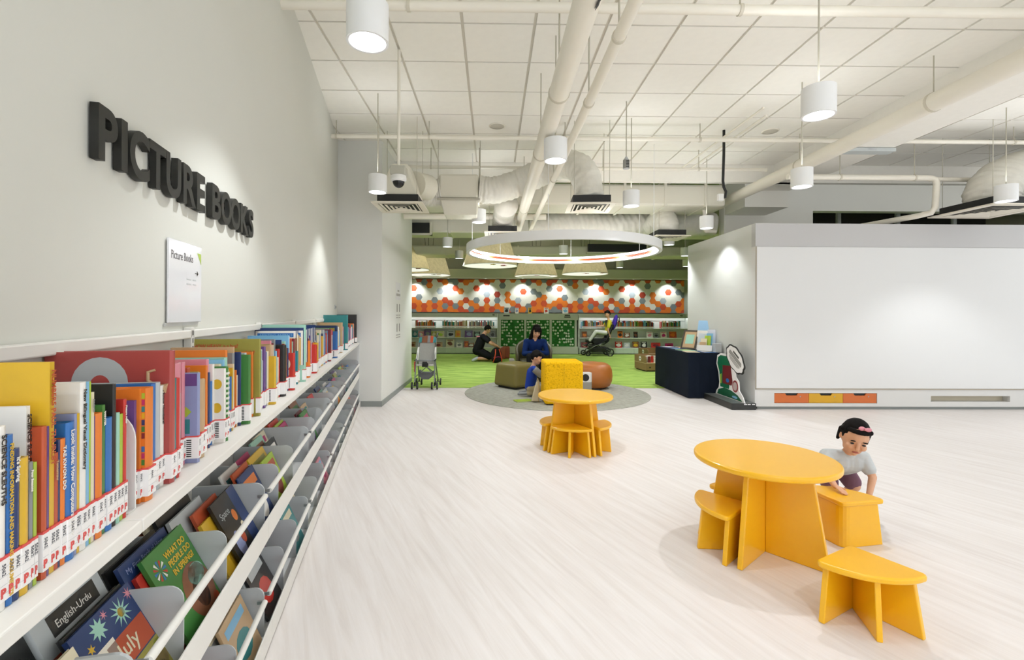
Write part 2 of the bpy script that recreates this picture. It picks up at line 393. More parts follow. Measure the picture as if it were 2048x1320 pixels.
# ------------------------------------------------------------------ pipes and hangers
def pipe(name, pts, r, label, hang=(), n=14, flange=(), mm=M_PIPE, top=CEIL):
    o = empty(name, pts[0]); b = Vector(pts[0])
    P = [Vector(p) - b for p in pts]
    G().tube(P, r, n).build('pipe_run', mm, o, smooth=True, auto=45)
    for h in hang:
        q = Vector(h) - b
        G().cyl(q + Vector((0, 0, r)), q + Vector((0, 0, top - h[2])), 0.006, n=6).build('hanger_rod', M_ROD, o)
        d = (P[1] - P[0]).normalized()
        G().cyl(q - d * 0.012, q + d * 0.012, r + 0.006, n=18).build('clamp', mat('clamp_grey', '#d0cab9', 0.5), o, smooth=True, auto=40)
    tag(o, label, 'pipe')
    return o
pp = pipe('ceiling_pipe', [(0.474, 0.3, 2.9), (0.474, 8.9, 2.9)], 0.072, 'thick cream pipe running away under the ceiling, ending above the ring light', [(0.474, 3.4, 2.9), (0.474, 4.7, 2.9), (0.474, 7.2, 2.9)], 20)
pb = G().prism([(-0.02, 0), (0.02, 0), (0.02, 0.05), (0.045, 0.05), (0, 0.1), (-0.045, 0.05), (-0.02, 0.05)], -0.001, 0.001).build('arrow_mark', M_BLACK, pp, mw=frame((0.04, 2.05, -0.066), (0.6, 0, 0.8), (0, -1, 0)) @ Matrix.Scale(0.7, 4))
pipe('ceiling_pipe', [(0.72, 0.3, 2.9), (0.72, 9.2, 2.9)], 0.036, 'thinner cream pipe running beside the thick one toward the ring light', [(0.72, 2.7, 2.9), (0.72, 3.55, 2.9), (0.72, 5.6, 2.9)])
pipe('ceiling_pipe', [(-1.49, 3.33, 3.47), (8.5, 3.33, 3.47)], 0.035, 'cream pipe crossing the top of the ceiling from the left wall', [(1.75, 3.33, 3.47), (-0.6, 3.33, 3.47)], 12)
pipe('ceiling_pipe', [(-2.02, 5.9, 3.5), (9.0, 5.9, 3.5)], 0.027, 'thin cream pipe crossing from the left wall in front of the white column', [(-1.95, 5.9, 3.5), (-0.8, 5.9, 3.5), (0.9, 5.9, 3.5), (2.6, 5.9, 3.5), (6.6, 5.9, 3.5)], 10)
pipe('ceiling_pipe', [(-1.42, 6.85, 3.42), (4.0, 6.85, 3.42)], 0.024, 'thin cream pipe crossing just above the boxed duct', [(-0.9, 6.85, 3.42), (1.6, 6.85, 3.42), (3.0, 6.85, 3.42)], 10)
pipe('ceiling_pipe', [(-1.5, 8.0, 2.94), (0.9, 8.0, 2.94)], 0.05, 'pale pipe crossing behind the boxed duct above the green carpet', [(-0.7, 8.0, 2.94)], 12, top=4.15)
pipe('ceiling_pipe', [(0.7, 8.05, 3.14), (3.55, 8.05, 3.14), (3.62, 8.06, 3.12), (3.65, 8.08, 3.05), (3.65, 8.1, 2.78), (3.68, 8.1, 2.74), (3.85, 8.1, 2.73)], 0.036, 'pale pipe with a drop bend behind the square vent right of the ring', [(2.1, 8.05, 3.14), (3.0, 8.05, 3.14)], 10, top=4.15)
pipe('ceiling_pipe', [(4.06, 0.5, 3.27), (4.06, 9.6, 3.27)], 0.085, 'thick cream pipe running along the left side of the dropped beam', [(4.06, 4.3, 3.27), (4.06, 6.2, 3.27)], 20)
pipe('ceiling_pipe', [(3.9, 6.2, 3.13), (5.82, 6.2, 3.13), (5.88, 6.2, 3.11), (5.9, 6.2, 3.05), (5.9, 6.22, 2.75), (5.88, 6.25, 2.68), (5.8, 6.4, 2.66), (5.2, 7.6, 2.6)], 0.038, 'cream pipe dropping and bending down behind the white block', [(4.6, 6.2, 3.13), (5.6, 6.2, 3.13)], 10)
pipe('ceiling_pipe', [(5.9, 6.3, 3.14), (8.5, 6.3, 3.14)], 0.03, 'thin cream pipe running right from the bent drop pipe', [(7.2, 6.3, 3.14)], 10)
pipe('conduit', [(3.0, 5.2, 3.6), (2.95, 8.4, 3.6)], 0.014, 'thin conduit running away left of the black hanging cable', (), 8)
pipe('conduit', [(3.15, 5.4, 3.6), (3.1, 8.6, 3.6)], 0.014, 'thin conduit running away next to the black hanging cable', (), 8)

bc = empty('black_cable', (3.0, 6.1, CEIL)); tag(bc, 'black cable hanging from the ceiling down to a small socket box', 'cable')
G().tube([(0, 0, 0), (0.0, 0, -0.3), (-0.01, 0, -0.66), (0.0, 0, -0.74), (0.03, 0, -0.8), (0.02, 0, -0.87), (-0.02, 0, -0.885)], 0.017, 10).build('cable_run', M_BLACK, bc, smooth=True)
G().box(-0.075, -0.005, -0.02, 0.03, -0.92, -0.83).build('socket_box', M_WHITE, bc, bevel=0.004)

# sprinkler style detector on a thin rod
dt = empty('ceiling_sensor', (1.5, 5.3, 2.94)); tag(dt, 'small grey sensor hanging on a thin rod right of the long pipes', 'sensor')
G().cyl((0, 0, 0.1), (0, 0, CEIL - 2.94), 0.006, n=6).build('rod', M_ROD, dt)
G().cyl((0, 0, 0), (0, 0, 0.1), 0.036, n=12).build('body', M_CHROME, dt, smooth=True, auto=40)
G().cyl((0, 0, 0.1), (0, 0, 0.135), 0.03, 0.012, n=12).build('collar', M_GREYM, dt, smooth=True, auto=40)
for k in range(5):
    G().box(-0.012, 0.022, -0.039, -0.034, 0.012 + k * 0.017, 0.02 + k * 0.017).build('slot', M_BLACK, dt)
for (x, y, lab) in [(0.05, 6.03, 'round ceiling speaker left of the long pipes'), (3.62, 6.12, 'round ceiling speaker right of the long pipes')]:
    s = empty('ceiling_speaker', (x * 0.1 + 0.9 * x, y, CEIL)); tag(s, lab, 'speaker', 'round speakers in the ceiling')
    G().lathe([(0, -0.006), (0.085, -0.006), (0.1, 0.0)], 24).build('grille', mat('grille_grey', '#c9c4b6', 0.6, bump=0.3, bscale=400), s, smooth=True)
    G().lathe([(0.092, -0.008), (0.105, -0.002), (0.105, 0.0)], 24).build('rim', M_PIPE, s, smooth=True)
lf = empty('strip_light', (4.78, 5.95, 3.4)); tag(lf, 'flat grey strip fitting under the dropped beam', 'light fitting')
G().box(-0.3, 0.3, -0.07, 0.07, -0.03, 0.015).build('tray', mat('strip_grey', '#c4cac9', 0.4), lf, bevel=0.006)
G().box(-0.05, 0.05, -0.075, -0.07, -0.02, 0.0).build('clip', M_GREYM, lf)

# dome camera on a drop pole
dc = empty('dome_camera', (-0.86, 4.31, 2.47)); tag(dc, 'white security camera with a black dome on a ceiling pole', 'camera')
G().cyl((0, 0, 0.16), (0, 0, CEIL - 2.47), 0.014, n=10).build('pole', M_PIPE, dc, smooth=True, auto=40)
G().box(-0.07, 0.07, -0.05, 0.07, 0.085, 0.17).build('housing', mat('camera_grey', '#b7b5a6', 0.5), dc, bevel=0.01)
G().lathe([(0.0, 0.085), (0.068, 0.085), (0.072, 0.05), (0.06, 0.03), (0.055, 0.03)], 24).build('collar', M_WHITE, dc, smooth=True, auto=35)
G().ell((0, 0, 0.035), (0.055, 0.055, 0.06), 20).build('dome', mat('dome_black', '#0c0c0c', 0.08, var=0), dc, smooth=True)

# ------------------------------------------------------------------ air vents and ducts
def vent(x, y, z, w, label, rot=0.0):
    o = empty('air_vent', (x, y, z), rot); tag(o, label, 'air vent', 'square ceiling air vents')
    h = w / 2
    def ring(h0, z0, h1, z1, th):
        g = G()
        for k in range(4):
            m = Matrix.Rotation(k * math.pi / 2, 4, 'Z')
            g.hexa([(-h0, -h0, z0), (h0, -h0, z0), (h1, -h1, z1), (-h1, -h1, z1)], [(-h0, -h0, z0 + th), (h0, -h0, z0 + th), (h1, -h1, z1 + th), (-h1, -h1, z1 + th)], m)
        return g
    ring(h, 0.0, h * 0.78, 0.0, 0.015).build('frame', mat('vent_cream', '#e3dccc', 0.5), o)
    for k in range(4):
        a = h * (0.74 - k * 0.17)
        ring(a, 0.0, a - h * 0.075, 0.008, 0.003).build('louver', mat('vent_cream'), o)
    G().box(-h * 0.06, h * 0.06, -h * 0.06, h * 0.06, 0.002, 0.012).build('centre_plate', mat('vent_cream'), o)
    G().box(-h * 0.8, h * 0.8, -h * 0.8, h * 0.8, 0.016, 0.115).build('collar', M_BLACK, o)
    for sx in (-1, 1):
        for sy in (-1, 1):
            G().cyl((sx * h * 0.75, sy * h * 0.75, 0.1), (sx * h * 0.75, sy * h * 0.75, CEIL - z), 0.004, n=5).build('hanger_rod', M_ROD, o)
    return o
vent(-1.16, 6.0, 2.635, 0.62, 'square air vent below the camera dome, in front of the white column')
vent(1.24, 6.05, 2.66, 0.58, 'square air vent under the arched flexible duct, above the ring light', R(-4))
vent(3.08, 8.3, 2.64, 0.6, 'square air vent under the domed duct, right of the ring light')
vent(0.16, 8.05, 2.64, 0.6, 'square air vent behind the left edge of the ring light')
vent(6.42, 6.0, 2.64, 0.86, 'square air vent furthest right, over the white block')
G_ = None
def flex(name, pts, r, label, seed, n=28, amp=0.06, parts=()):
    rr = random.Random(seed)
    P = [Vector(p) for p in pts]; Q = []
    for i in range(len(P) - 1):
        p0 = P[max(i - 1, 0)]; p1 = P[i]; p2 = P[i + 1]; p3 = P[min(i + 2, len(P) - 1)]
        for k in range(22):
            t = k / 22
            Q.append(0.5 * ((2 * p1) + (-p0 + p2) * t + (2 * p0 - 5 * p1 + 4 * p2 - p3) * t * t + (-p0 + 3 * p1 - 3 * p2 + p3) * t ** 3))
    Q.append(P[-1])
    rs = [r * (1 + amp * (0.35 * math.sin(i * 0.55 + seed) + 0.3 * (rr.random() - 0.5))) for i in range(len(Q))]
    g = G().tube([q - P[0] for q in Q], rs, n)
    ph = [rr.uniform(0, 6.28) for _ in range(n)]
    for i in range(len(Q)):          # creases run round the duct and drift along it
        c = Q[i] - P[0]
        for j in range(n):
            v = Vector(g.v[i * n + j]); w = amp * 0.55 * math.sin(i * 1.25 + 1.6 * math.sin(ph[j]) + ph[(j * 3) % n] * 0.35)
            g.v[i * n + j] = tuple(c + (v - c) * (1 + w))
    o = g.build(name, M_FLEX, smooth=True, loc=P[0])
    tag(o, label, 'duct')
    return o
flex('flexible_duct', [(-0.2, 6.6, 3.04), (0.02, 6.62, 3.03), (0.35, 6.66, 3.14), (0.66, 6.6, 3.27), (0.96, 6.38, 3.33), (1.18, 6.15, 3.15), (1.24, 6.05, 2.76)], 0.185, 'white wrinkled flexible duct arching from the boxed duct to the vent above the ring', 1)
flex('flexible_duct', [(-0.72, 6.6, 3.0), (-0.85, 6.6, 2.98), (-1.0, 6.5, 2.98)], 0.18, 'short white flexible duct left of the boxed duct', 2)
flex('flexible_duct', [(0.2, 7.05, 2.92), (0.2, 7.6, 2.98), (0.17, 8.0, 2.9), (0.16, 8.05, 2.74)], 0.175, 'white flexible duct bending down behind the boxed duct to a vent', 3)
flex('flexible_duct', [(0.7, 8.95, 2.94), (1.2, 8.95, 3.0), (1.7, 8.97, 3.02), (2.2, 8.95, 2.98), (2.7, 8.95, 3.02), (3.3, 8.95, 3.0), (4.2, 8.95, 3.02)], 0.22, 'long lumpy pale duct crossing behind the ring light', 4, amp=0.09)
flex('flexible_duct', [(3.08, 8.3, 2.74), (3.06, 8.3, 2.92), (3.04, 8.45, 3.02), (3.0, 8.8, 2.95)], 0.2, 'domed white flexible duct on the vent right of the ring', 5, amp=0.03)
flex('flexible_duct', [(6.42, 6.0, 2.74), (6.45, 6.0, 2.92), (6.7, 6.05, 3.1), (7.3, 6.15, 3.28), (8.2, 6.3, 3.35)], 0.27, 'thick white flexible duct over the vent furthest right', 6)
bd = empty('boxed_duct', (-0.47, 6.65, 2.66)); tag(bd, 'white wrapped box duct hanging between two flexible ducts', 'duct')
G().box(-0.27, 0.27, -0.2, 0.25, 0.22, 0.55).build('upper_box', M_DUCT, bd, bevel=0.03)
G().hexa([(-0.2, -0.15, 0.0), (0.25, -0.15, 0.0), (0.25, 0.2, 0.0), (-0.2, 0.2, 0.0)], [(-0.26, -0.19, 0.22), (0.26, -0.19, 0.22), (0.26, 0.22, 0.22), (-0.26, 0.22, 0.22)]).build('lower_box', M_DUCT, bd, bevel=0.015)
for sx in (-0.29, 0.29):
    G().cyl((sx, -0.1, 0.2), (sx, -0.1, CEIL - 2.66), 0.006, n=6).build('hanger_rod', M_ROD, bd)
G().box(-0.29, 0.29, -0.21, -0.19, 0.19, 0.215).build('support_bar', M_ROD, bd)
pl = empty('vent_plenum', (-1.16, 6.0, 2.74)); tag(pl, 'pale box above the vent behind the camera dome', 'duct')
G().hexa([(-0.25, -0.22, 0.0), (0.25, -0.22, 0.0), (0.25, 0.22, 0.0), (-0.25, 0.22, 0.0)], [(-0.1, -0.15, 0.42), (0.1, -0.15, 0.42), (0.14, 0.3, 0.42), (-0.14, 0.3, 0.42)]).build('hood', M_DUCT, pl, bevel=0.03)
G().cyl((0.15, 0.1, 0.22), (0.28, 0.35, 0.25), 0.17, n=18).build('spigot', M_DUCT, pl, smooth=True, auto=40)
for nm, a, lab in [('large_duct', (-1.5, 3.85, 7.75, 8.45, 3.09, 3.45), 'wide pale duct crossing the room above the carpet edge'),
                   ('large_duct', (-3.9, 5.8, 9.5, 10.2, 2.92, 3.3), 'greenish shaded duct crossing behind the flexible ducts'),
                   ('large_duct', (-4.0, 10.9, 12.2, 12.9, 2.80, 3.05), 'farthest shaded duct crossing above the fabric shades')]:
    x0, x1, y0, y1, z0, z1 = a
    o = empty(nm, ((x0 + x1) / 2, (y0 + y1) / 2, z0)); tag(o, lab, 'duct')
    h = (x1 - x0) / 2; d = (y1 - y0) / 2
    G().box(-h, h, -d, d, 0, z1 - z0).build('casing', M_DUCT, o, bevel=0.04)
    for k in range(8):
        xx = -h + (k + 0.5) * 2 * h / 8
        G().box(xx - 0.02, xx + 0.02, -d - 0.012, d + 0.012, -0.012, z1 - z0 + 0.01).build('seam_flange', M_DUCT, o)
for x, y, lab in [(-2.0, 9.42, 'black slot vent in the shade left of the far lamps'), (3.2, 12.12, 'black slot vent behind the ring light')]:
    sv = empty('slot_vent', (x, y, 2.99)); tag(sv, lab, 'air vent')
    G().box(-0.75, 0.75, -0.05, 0.05, -0.1, 0.1).build('slot', M_BLACK, sv)
    G().box(-0.79, 0.79, -0.04, 0.06, -0.14, -0.1).build('frame', M_DUCT, sv); G().box(0.75, 0.79, -0.06, 0.06, -0.14, 0.12).build('frame', M_DUCT, sv)

# ------------------------------------------------------------------ big fabric shades over the carpet
M_SHADE = ramp_mat('shade_fabric', [(0.35, '#c9c09c'), (0.5, '#d8cfac'), (0.58, '#cbc29f'), (0.7, '#ddd5b4')], 0.85, (3, 3, 3), nscale=1.4, detail=3)
nt0 = M_SHADE.node_tree; tl = nt0.nodes.new('ShaderNodeBsdfTranslucent'); mxs = nt0.nodes.new('ShaderNodeMixShader'); mxs.inputs[0].default_value = 0.5
nt0.links.new(nt0.nodes['Color Ramp'].outputs['Color'], tl.inputs['Color']); nt0.links.new(nt0.nodes['Principled BSDF'].outputs[0], mxs.inputs[1]); nt0.links.new(tl.outputs[0], mxs.inputs[2])
nt0.links.new(mxs.outputs[0], nt0.nodes['Material Output'].inputs['Surface'])
M_SHIN = mat('shade_inside', '#f3f1ea', 0.6, var=0.02, emit=0.85)
CR = [('#e8c22a', '#3a3320'), ('#e25a86', '#c23a6a'), ('#a83f2e', '#3b2a22'), ('#86a532', '#4c4a1a')]
for i, (x, y, lab, cr) in enumerate([(-1.95, 14.4, 'fabric drum shade above the stroller, leftmost whole one, lime print inside', (3, 0)),
                                     (-0.06, 11.5, 'fabric drum shade with yellow and pink prints inside, left under the ring light', (0, 1)),
                                     (1.34, 14.6, 'fabric drum shade with dark bird prints inside, in the middle of the row', (2, 2)),
                                     (2.68, 13.7, 'fabric drum shade with red prints inside, rightmost of the row', (2, 2)),
                                     (-2.35, 12.6, 'fabric drum shade mostly hidden behind the white column', (3, 2))]):
    o = empty('drum_shade', (x, y, 2.45)); tag(o, lab, 'lampshade', 'large fabric shades over the carpet')
    G().lathe([(0.665, 0.0), (0.48, 0.6), (0.44, 0.6), (0.43, 0.58)], 48).build('shade', M_SHADE, o, smooth=True, auto=40)
    G().lathe([(0.0, 0.055), (0.4, 0.05), (0.6, 0.022), (0.655, 0.004)], 48).build('liner', M_SHIN, o, smooth=True)
    G().lathe([(0.655, 0.0), (0.67, -0.002), (0.668, 0.012)], 48).build('rim', M_WHITE, o, smooth=True)
    for sx in (-0.08, 0.0, 0.1):
        G().cyl((sx, 0, 0.55), (sx * 2, 0, 1.7), 0.006, n=5).build('cord', M_BLACK, o)
    for k, ci in enumerate(cr):
        rr = random.Random(i * 7 + k)
        cx = 0.1 + 0.28 * k + rr.uniform(-0.1, 0.1); cy = rr.uniform(-0.3, 0.0)
        p = []
        for j in range(14):
            a = 2 * math.pi * j / 14; q = (0.075 + 0.03 * (j % 2)) * rr.uniform(0.7, 1.2)
            p.append((cx + q * math.cos(a), cy + 1.6 * q * math.sin(a), 0.016))
        G().poly(p).build('print', mat('print_%d' % ci, CR[ci][0], 0.6), o)
    l = bpy.data.lights.new('shade_light', 'POINT'); l.energy = 5.5; l.shadow_soft_size = 0.15; l.color = (1, 0.95, 0.85)
    lo = bpy.data.objects.new('shade_light', l); col.objects.link(lo); lo.parent = o; lo.location = (0, 0, 0.25)

# ------------------------------------------------------------------ back wall: hexagon wall, pelmet, shelves, display
HY = 15.36; HZ0, HZ1 = 1.33, 2.40; HX0, HX1 = -3.2, 6.27
hexp = empty('wall_panel', (1.5, HY + 0.03, HZ0)); hexp['kind'] = 'structure'
HB = Vector((1.5, HY + 0.03, HZ0))
G().box(HX0 - 1.5, HX1 - 1.5, 0, 0.08, 0, HZ1 - HZ0).build('backing', mat('hex_gap', '#c9c4b2', 0.8), hexp)
HC = {'W': mat('hex_white', '#e6e3d6', 0.75, var=0.02), 'O': mat('hex_orange', '#e67a22', 0.7, var=0.05, scale=6), 'R': mat('hex_rust', '#c9502a', 0.7, var=0.06, scale=6),
      'D': mat('hex_dark', '#a33a23', 0.7, var=0.05), 'G': mat('hex_grey', '#7e8688', 0.7, var=0.05, scale=6), 'g': mat('hex_lightgrey', '#a7afb4', 0.7, var=0.04)}
PAT = ['WRWORG', 'RWWGOO', 'GWWWRR', 'ROWWOO', 'WWWGRG', 'RWgWOO', 'OWWRGR', 'GWWWRO', 'GRWWGO', 'RWOWOR', 'OWWRWR', 'OWWWOG', 'WRWGOR', 'RWWWWR',
       'RWgROO', 'OWWWWR', 'WWDGOG', 'RGWWWO', 'WWOOWR', 'OWWWOG', 'WWWgRO', 'RWRWWO', 'GWWWGG', 'RWGWRO', 'OWGOOR', 'GWWORO', 'RGWWOG', 'RWWWOG']
def clip(poly, ax, lim, sign):
    out = []
    for i in range(len(poly)):
        a, b = poly[i], poly[(i + 1) % len(poly)]
        ia, ib = sign * (a[ax] - lim) <= 0, sign * (b[ax] - lim) <= 0
        if ia: out.append(a)
        if ia != ib:
            t = (lim - a[ax]) / (b[ax] - a[ax]); out.append((a[0] + (b[0] - a[0]) * t, a[1] + (b[1] - a[1]) * t))
    return out
hex_cache = {}
for cidx in range(-2, 53):
    cx = -2.56 + 0.1696 * cidx
    for r in range(6):
        cz = (2.300 if cidx % 2 == 0 else 2.396) - 0.1932 * r
        a = 0.1115
        poly = [(cx + a * math.cos(R(60 * k)), cz + a * math.sin(R(60 * k))) for k in range(6)]
        full = poly
        for ax, lim, sg in ((1, HZ1 - 0.002, 1), (1, HZ0 + 0.002, -1), (0, HX1, 1), (0, HX0, -1)):
            poly = clip(poly, ax, lim, sg)
            if len(poly) < 3: break
        if len(poly) < 3: continue
        ch = PAT[cidx % 28][r]
        th = 0.018
        if len(poly) == 6 and all(abs(p[1] - q[1]) < 1e-6 for p, q in zip(poly, full)) and ch in hex_cache:
            link('hexagon_tile', hex_cache[ch], HC[ch], hexp, loc=(cx - HB.x, 0, cz - HB.z)); continue
        ob = G().prism([(p[0] - cx, p[1] - cz) for p in poly], -th, 0.0, 'y').build('hexagon_tile', HC[ch], hexp, loc=(cx - HB.x, 0, cz - HB.z))
        if len(poly) == 6 and all(abs(p[1] - q[1]) < 1e-6 for p, q in zip(poly, full)): hex_cache[ch] = ob.data
pel = struct(G().box(-4.0, 10.5, 14.95, 15.5, 2.42, 2.70).build('trim_5', mat('pelmet_paint', '#d0d1c0', 0.75, var=0.02)))
for k in range(9):
    x = -2.62 + 1.187 * k + 0.02
    o = empty('wall_washer', (x + (0.1 if k == 0 else 0), 15.08, 2.41))
    names = ['leftmost, beside the column', 'second from the left', 'third from the left', 'fourth from the left', 'in the middle of the row', 'fourth from the right', 'third from the right', 'second from the right', 'hidden behind the block side wall']
    tag(o, 'small wall washer lamp over the hexagon wall, ' + names[k], 'lamp', 'wall washer lamps under the pelmet')
    G().lathe([(0.035, 0.0), (0.05, 0.0), (0.05, 0.012), (0, 0.012)], 16).build('ring_trim', M_WHITE, o, smooth=True, auto=30)
    G().lathe([(0, 0.004), (0.035, 0.004)], 16).build('lens', M_LITE, o)
    spot('washer_light', (0, 0, -0.03), WASH_W, 100, 0.75, 0.02, (0, 0.32, -0.9), parent=o)

M_SHELFB = mat('back_shelf_white', '#e8ebe2', 0.6, var=0.02)
def back_shelf(x0, x1, label):
    o = empty('low_bookcase', ((x0 + x1) / 2, 15.0, 0)); tag(o, label, 'bookcase')
    h = (x1 - x0) / 2
    G().box(-h, h, 0.32, 0.34, 0.03, 1.29).build('back_panel', M_SHELFB, o)
    for s in (-1, 1):
        G().box(s * h - 0.015 * s - 0.015, s * h - 0.015 * s + 0.015, 0.0, 0.33, 0.03, 1.29).build('side_panel', M_SHELFB, o)
    for z in (0.835, 0.53, 0.212):
        G().box(-h, h, 0.0, 0.33, z - 0.02, z).build('shelf_board', M_SHELFB, o, bevel=0.003)
    G().box(-h, h, 0.05, 0.34, 1.21, 1.30).build('header', mat('header_grey', '#c9ccc2', 0.6), o)
    G().box(-h, h, 0.05, 0.065, 1.17, 1.21).build('header_lip', mat('header_grey'), o)
    G().box(-h + 0.03, h - 0.03, 0.10, 0.16, 1.198, 1.209).build('light_strip', mat('shelf_glow', '#f6f8ff', 0.5, var=0, emit=7.0), o)
    G().box(-h, h, 0.31, 0.325, 1.065, 1.08).build('support_rail', M_CHROME, o)
    n = max(2, round((x1 - x0) / 0.92))
    for k in range(n):
        a = -h + (x1 - x0) * k / n; b = a + (x1 - x0) / n
        G().box(a + 0.004, b - 0.004, 0.0, 0.02, 0.035, 0.19).build('cupboard_door', mat('cupboard_white', '#c8d2c4', 0.5), o)
    G().box(-h, h, 0.03, 0.3, 0.0, 0.03).build('plinth', M_BASE, o)
    return o
LB = back_shelf(-3.1, 0.19, 'low white bookcase on the back wall behind the empty stroller')
RB = back_shelf(2.74, 6.30, 'low white bookcase on the back wall behind the pushchair')
text('shelf_number', '42', 0.075, M_BLACK, LB, frame((1.45, -0.0005 + 0.05, 1.225), (1, 0, 0), (0, 0, 1)), bold=0.002)
text('shelf_number', '43', 0.075, M_BLACK, RB, frame((1.5, -0.0005 + 0.05, 1.225), (1, 0, 0), (0, 0, 1)), bold=0.002)
dp = empty('display_board', (1.465, 15.0, 0)); tag(dp, 'grey green display stand with three green panels of white balls', 'display')
M_DP = mat('display_grey', '#c6cabc', 0.65, var=0.02)
G().box(-1.26, 1.26, 0.0, 0.32, 0.02, 0.25).build('base', M_DP, dp)
G().box(-1.26, 1.26, 0.0, 0.32, 1.095, 1.30).build('header', M_DP, dp)
M_TURF = ramp_mat('display_turf', [(0.3, '#1f4a1f'), (0.5, '#357a36'), (0.65, '#4a944b'), (0.8, '#6fae6b')], 0.9, (3, 3, 14), nscale=3, detail=5)
for x in (-1.23, -0.42, 0.39, 1.19):
    G().box(x - 0.035, x + 0.035, 0.0, 0.3, 0.25, 1.095).build('post', M_DP, dp)
for i, (a, b) in enumerate([(-1.195, -0.455), (-0.385, 0.355), (0.425, 1.155)]):
    pn = G().box(a, b, 0.03, 0.1, 0.25, 1.095).build('green_panel', M_TURF, dp)
    g = G(); rr = random.Random(30 + i)
    for row in range(9):
        for k in range(10):
            if rr.random() < 0.5:
                g.ell((a + 0.05 + k * 0.07 + rr.uniform(-0.01, 0.01), 0.022, 0.30 + row * 0.092 + rr.uniform(-0.012, 0.012)), 0.033, 8)
    bb_ = g.build('white_balls', mat('ball_white', '#dfe6d6', 0.5), pn, smooth=True); bb_['kind'] = 'stuff'
for (x, z, w) in [(-1.02, 1.225, 0.2), (0.92, 1.245, 0.17), (0.92, 1.19, 0.2)]:
    G().box(x - w / 2, x + w / 2, -0.002, 0.0, z - 0.018, z + 0.018).build('heading_mark', M_BLACK, dp)

PAL = {'red': '#c5352c', 'orange': '#e07b2a', 'yellow': '#d8ae2c', 'lime': '#a6c23c', 'green': '#3f7f3b', 'teal': '#2b8285', 'blue': '#2f6fb5', 'navy': '#243a6b',
       'purple': '#6a4a86', 'pink': '#d88b98', 'brown': '#84533a', 'black': '#262524', 'grey': '#878b8c', 'white': '#e8e5de', 'cream': '#e0d6b8', 'maroon': '#7b2b33',
       'sky blue': '#7fb6d8', 'rust': '#b9502d', 'olive': '#9b9440', 'mint': '#9ccbb7', 'lavender': '#8f98bf', 'tan': '#c2a37c', 'magenta': '#b8326b', 'silver': '#b9bfc0'}
BM = {k: mat('cover_' + k.replace(' ', '_'), v, 0.35, var=0.07, scale=18, coat=0.2) for k, v in PAL.items()}
PN = list(PAL)

# face-out books on the back shelves and on the display
def face_book(x, z, w, h, c1, c2, label, y=15.08, lean=10, grp='face out books on the back shelves', cat='book'):
    o = empty('picture_book', (x, y, z)); o.rotation_euler = (R(-lean), 0, 0); tag(o, label, cat, grp)
    G().box(-w / 2, w / 2, 0.0, 0.012, 0.001, h).build('cover', BM[c1], o)
    G().box(-w / 2 + 0.004, w / 2 - 0.004, 0.003, 0.0135, 0.004, h - 0.003).build('pages', M_PAGES, o)
    rr = random.Random(label); p = []
    for k in range(9):
        a = 2 * math.pi * k / 9; q = rr.uniform(0.25, 0.4)
        p.append((q * w * math.cos(a), -0.0006, h * 0.45 + q * h * 0.8 * math.sin(a)))
    G().poly(p[::-1]).build('cover_print', BM[c2], o)
    G().box(-w * 0.35, w * 0.35, -0.0008, 0, h * 0.84, h * 0.93).build('title_mark', BM[c2], o)
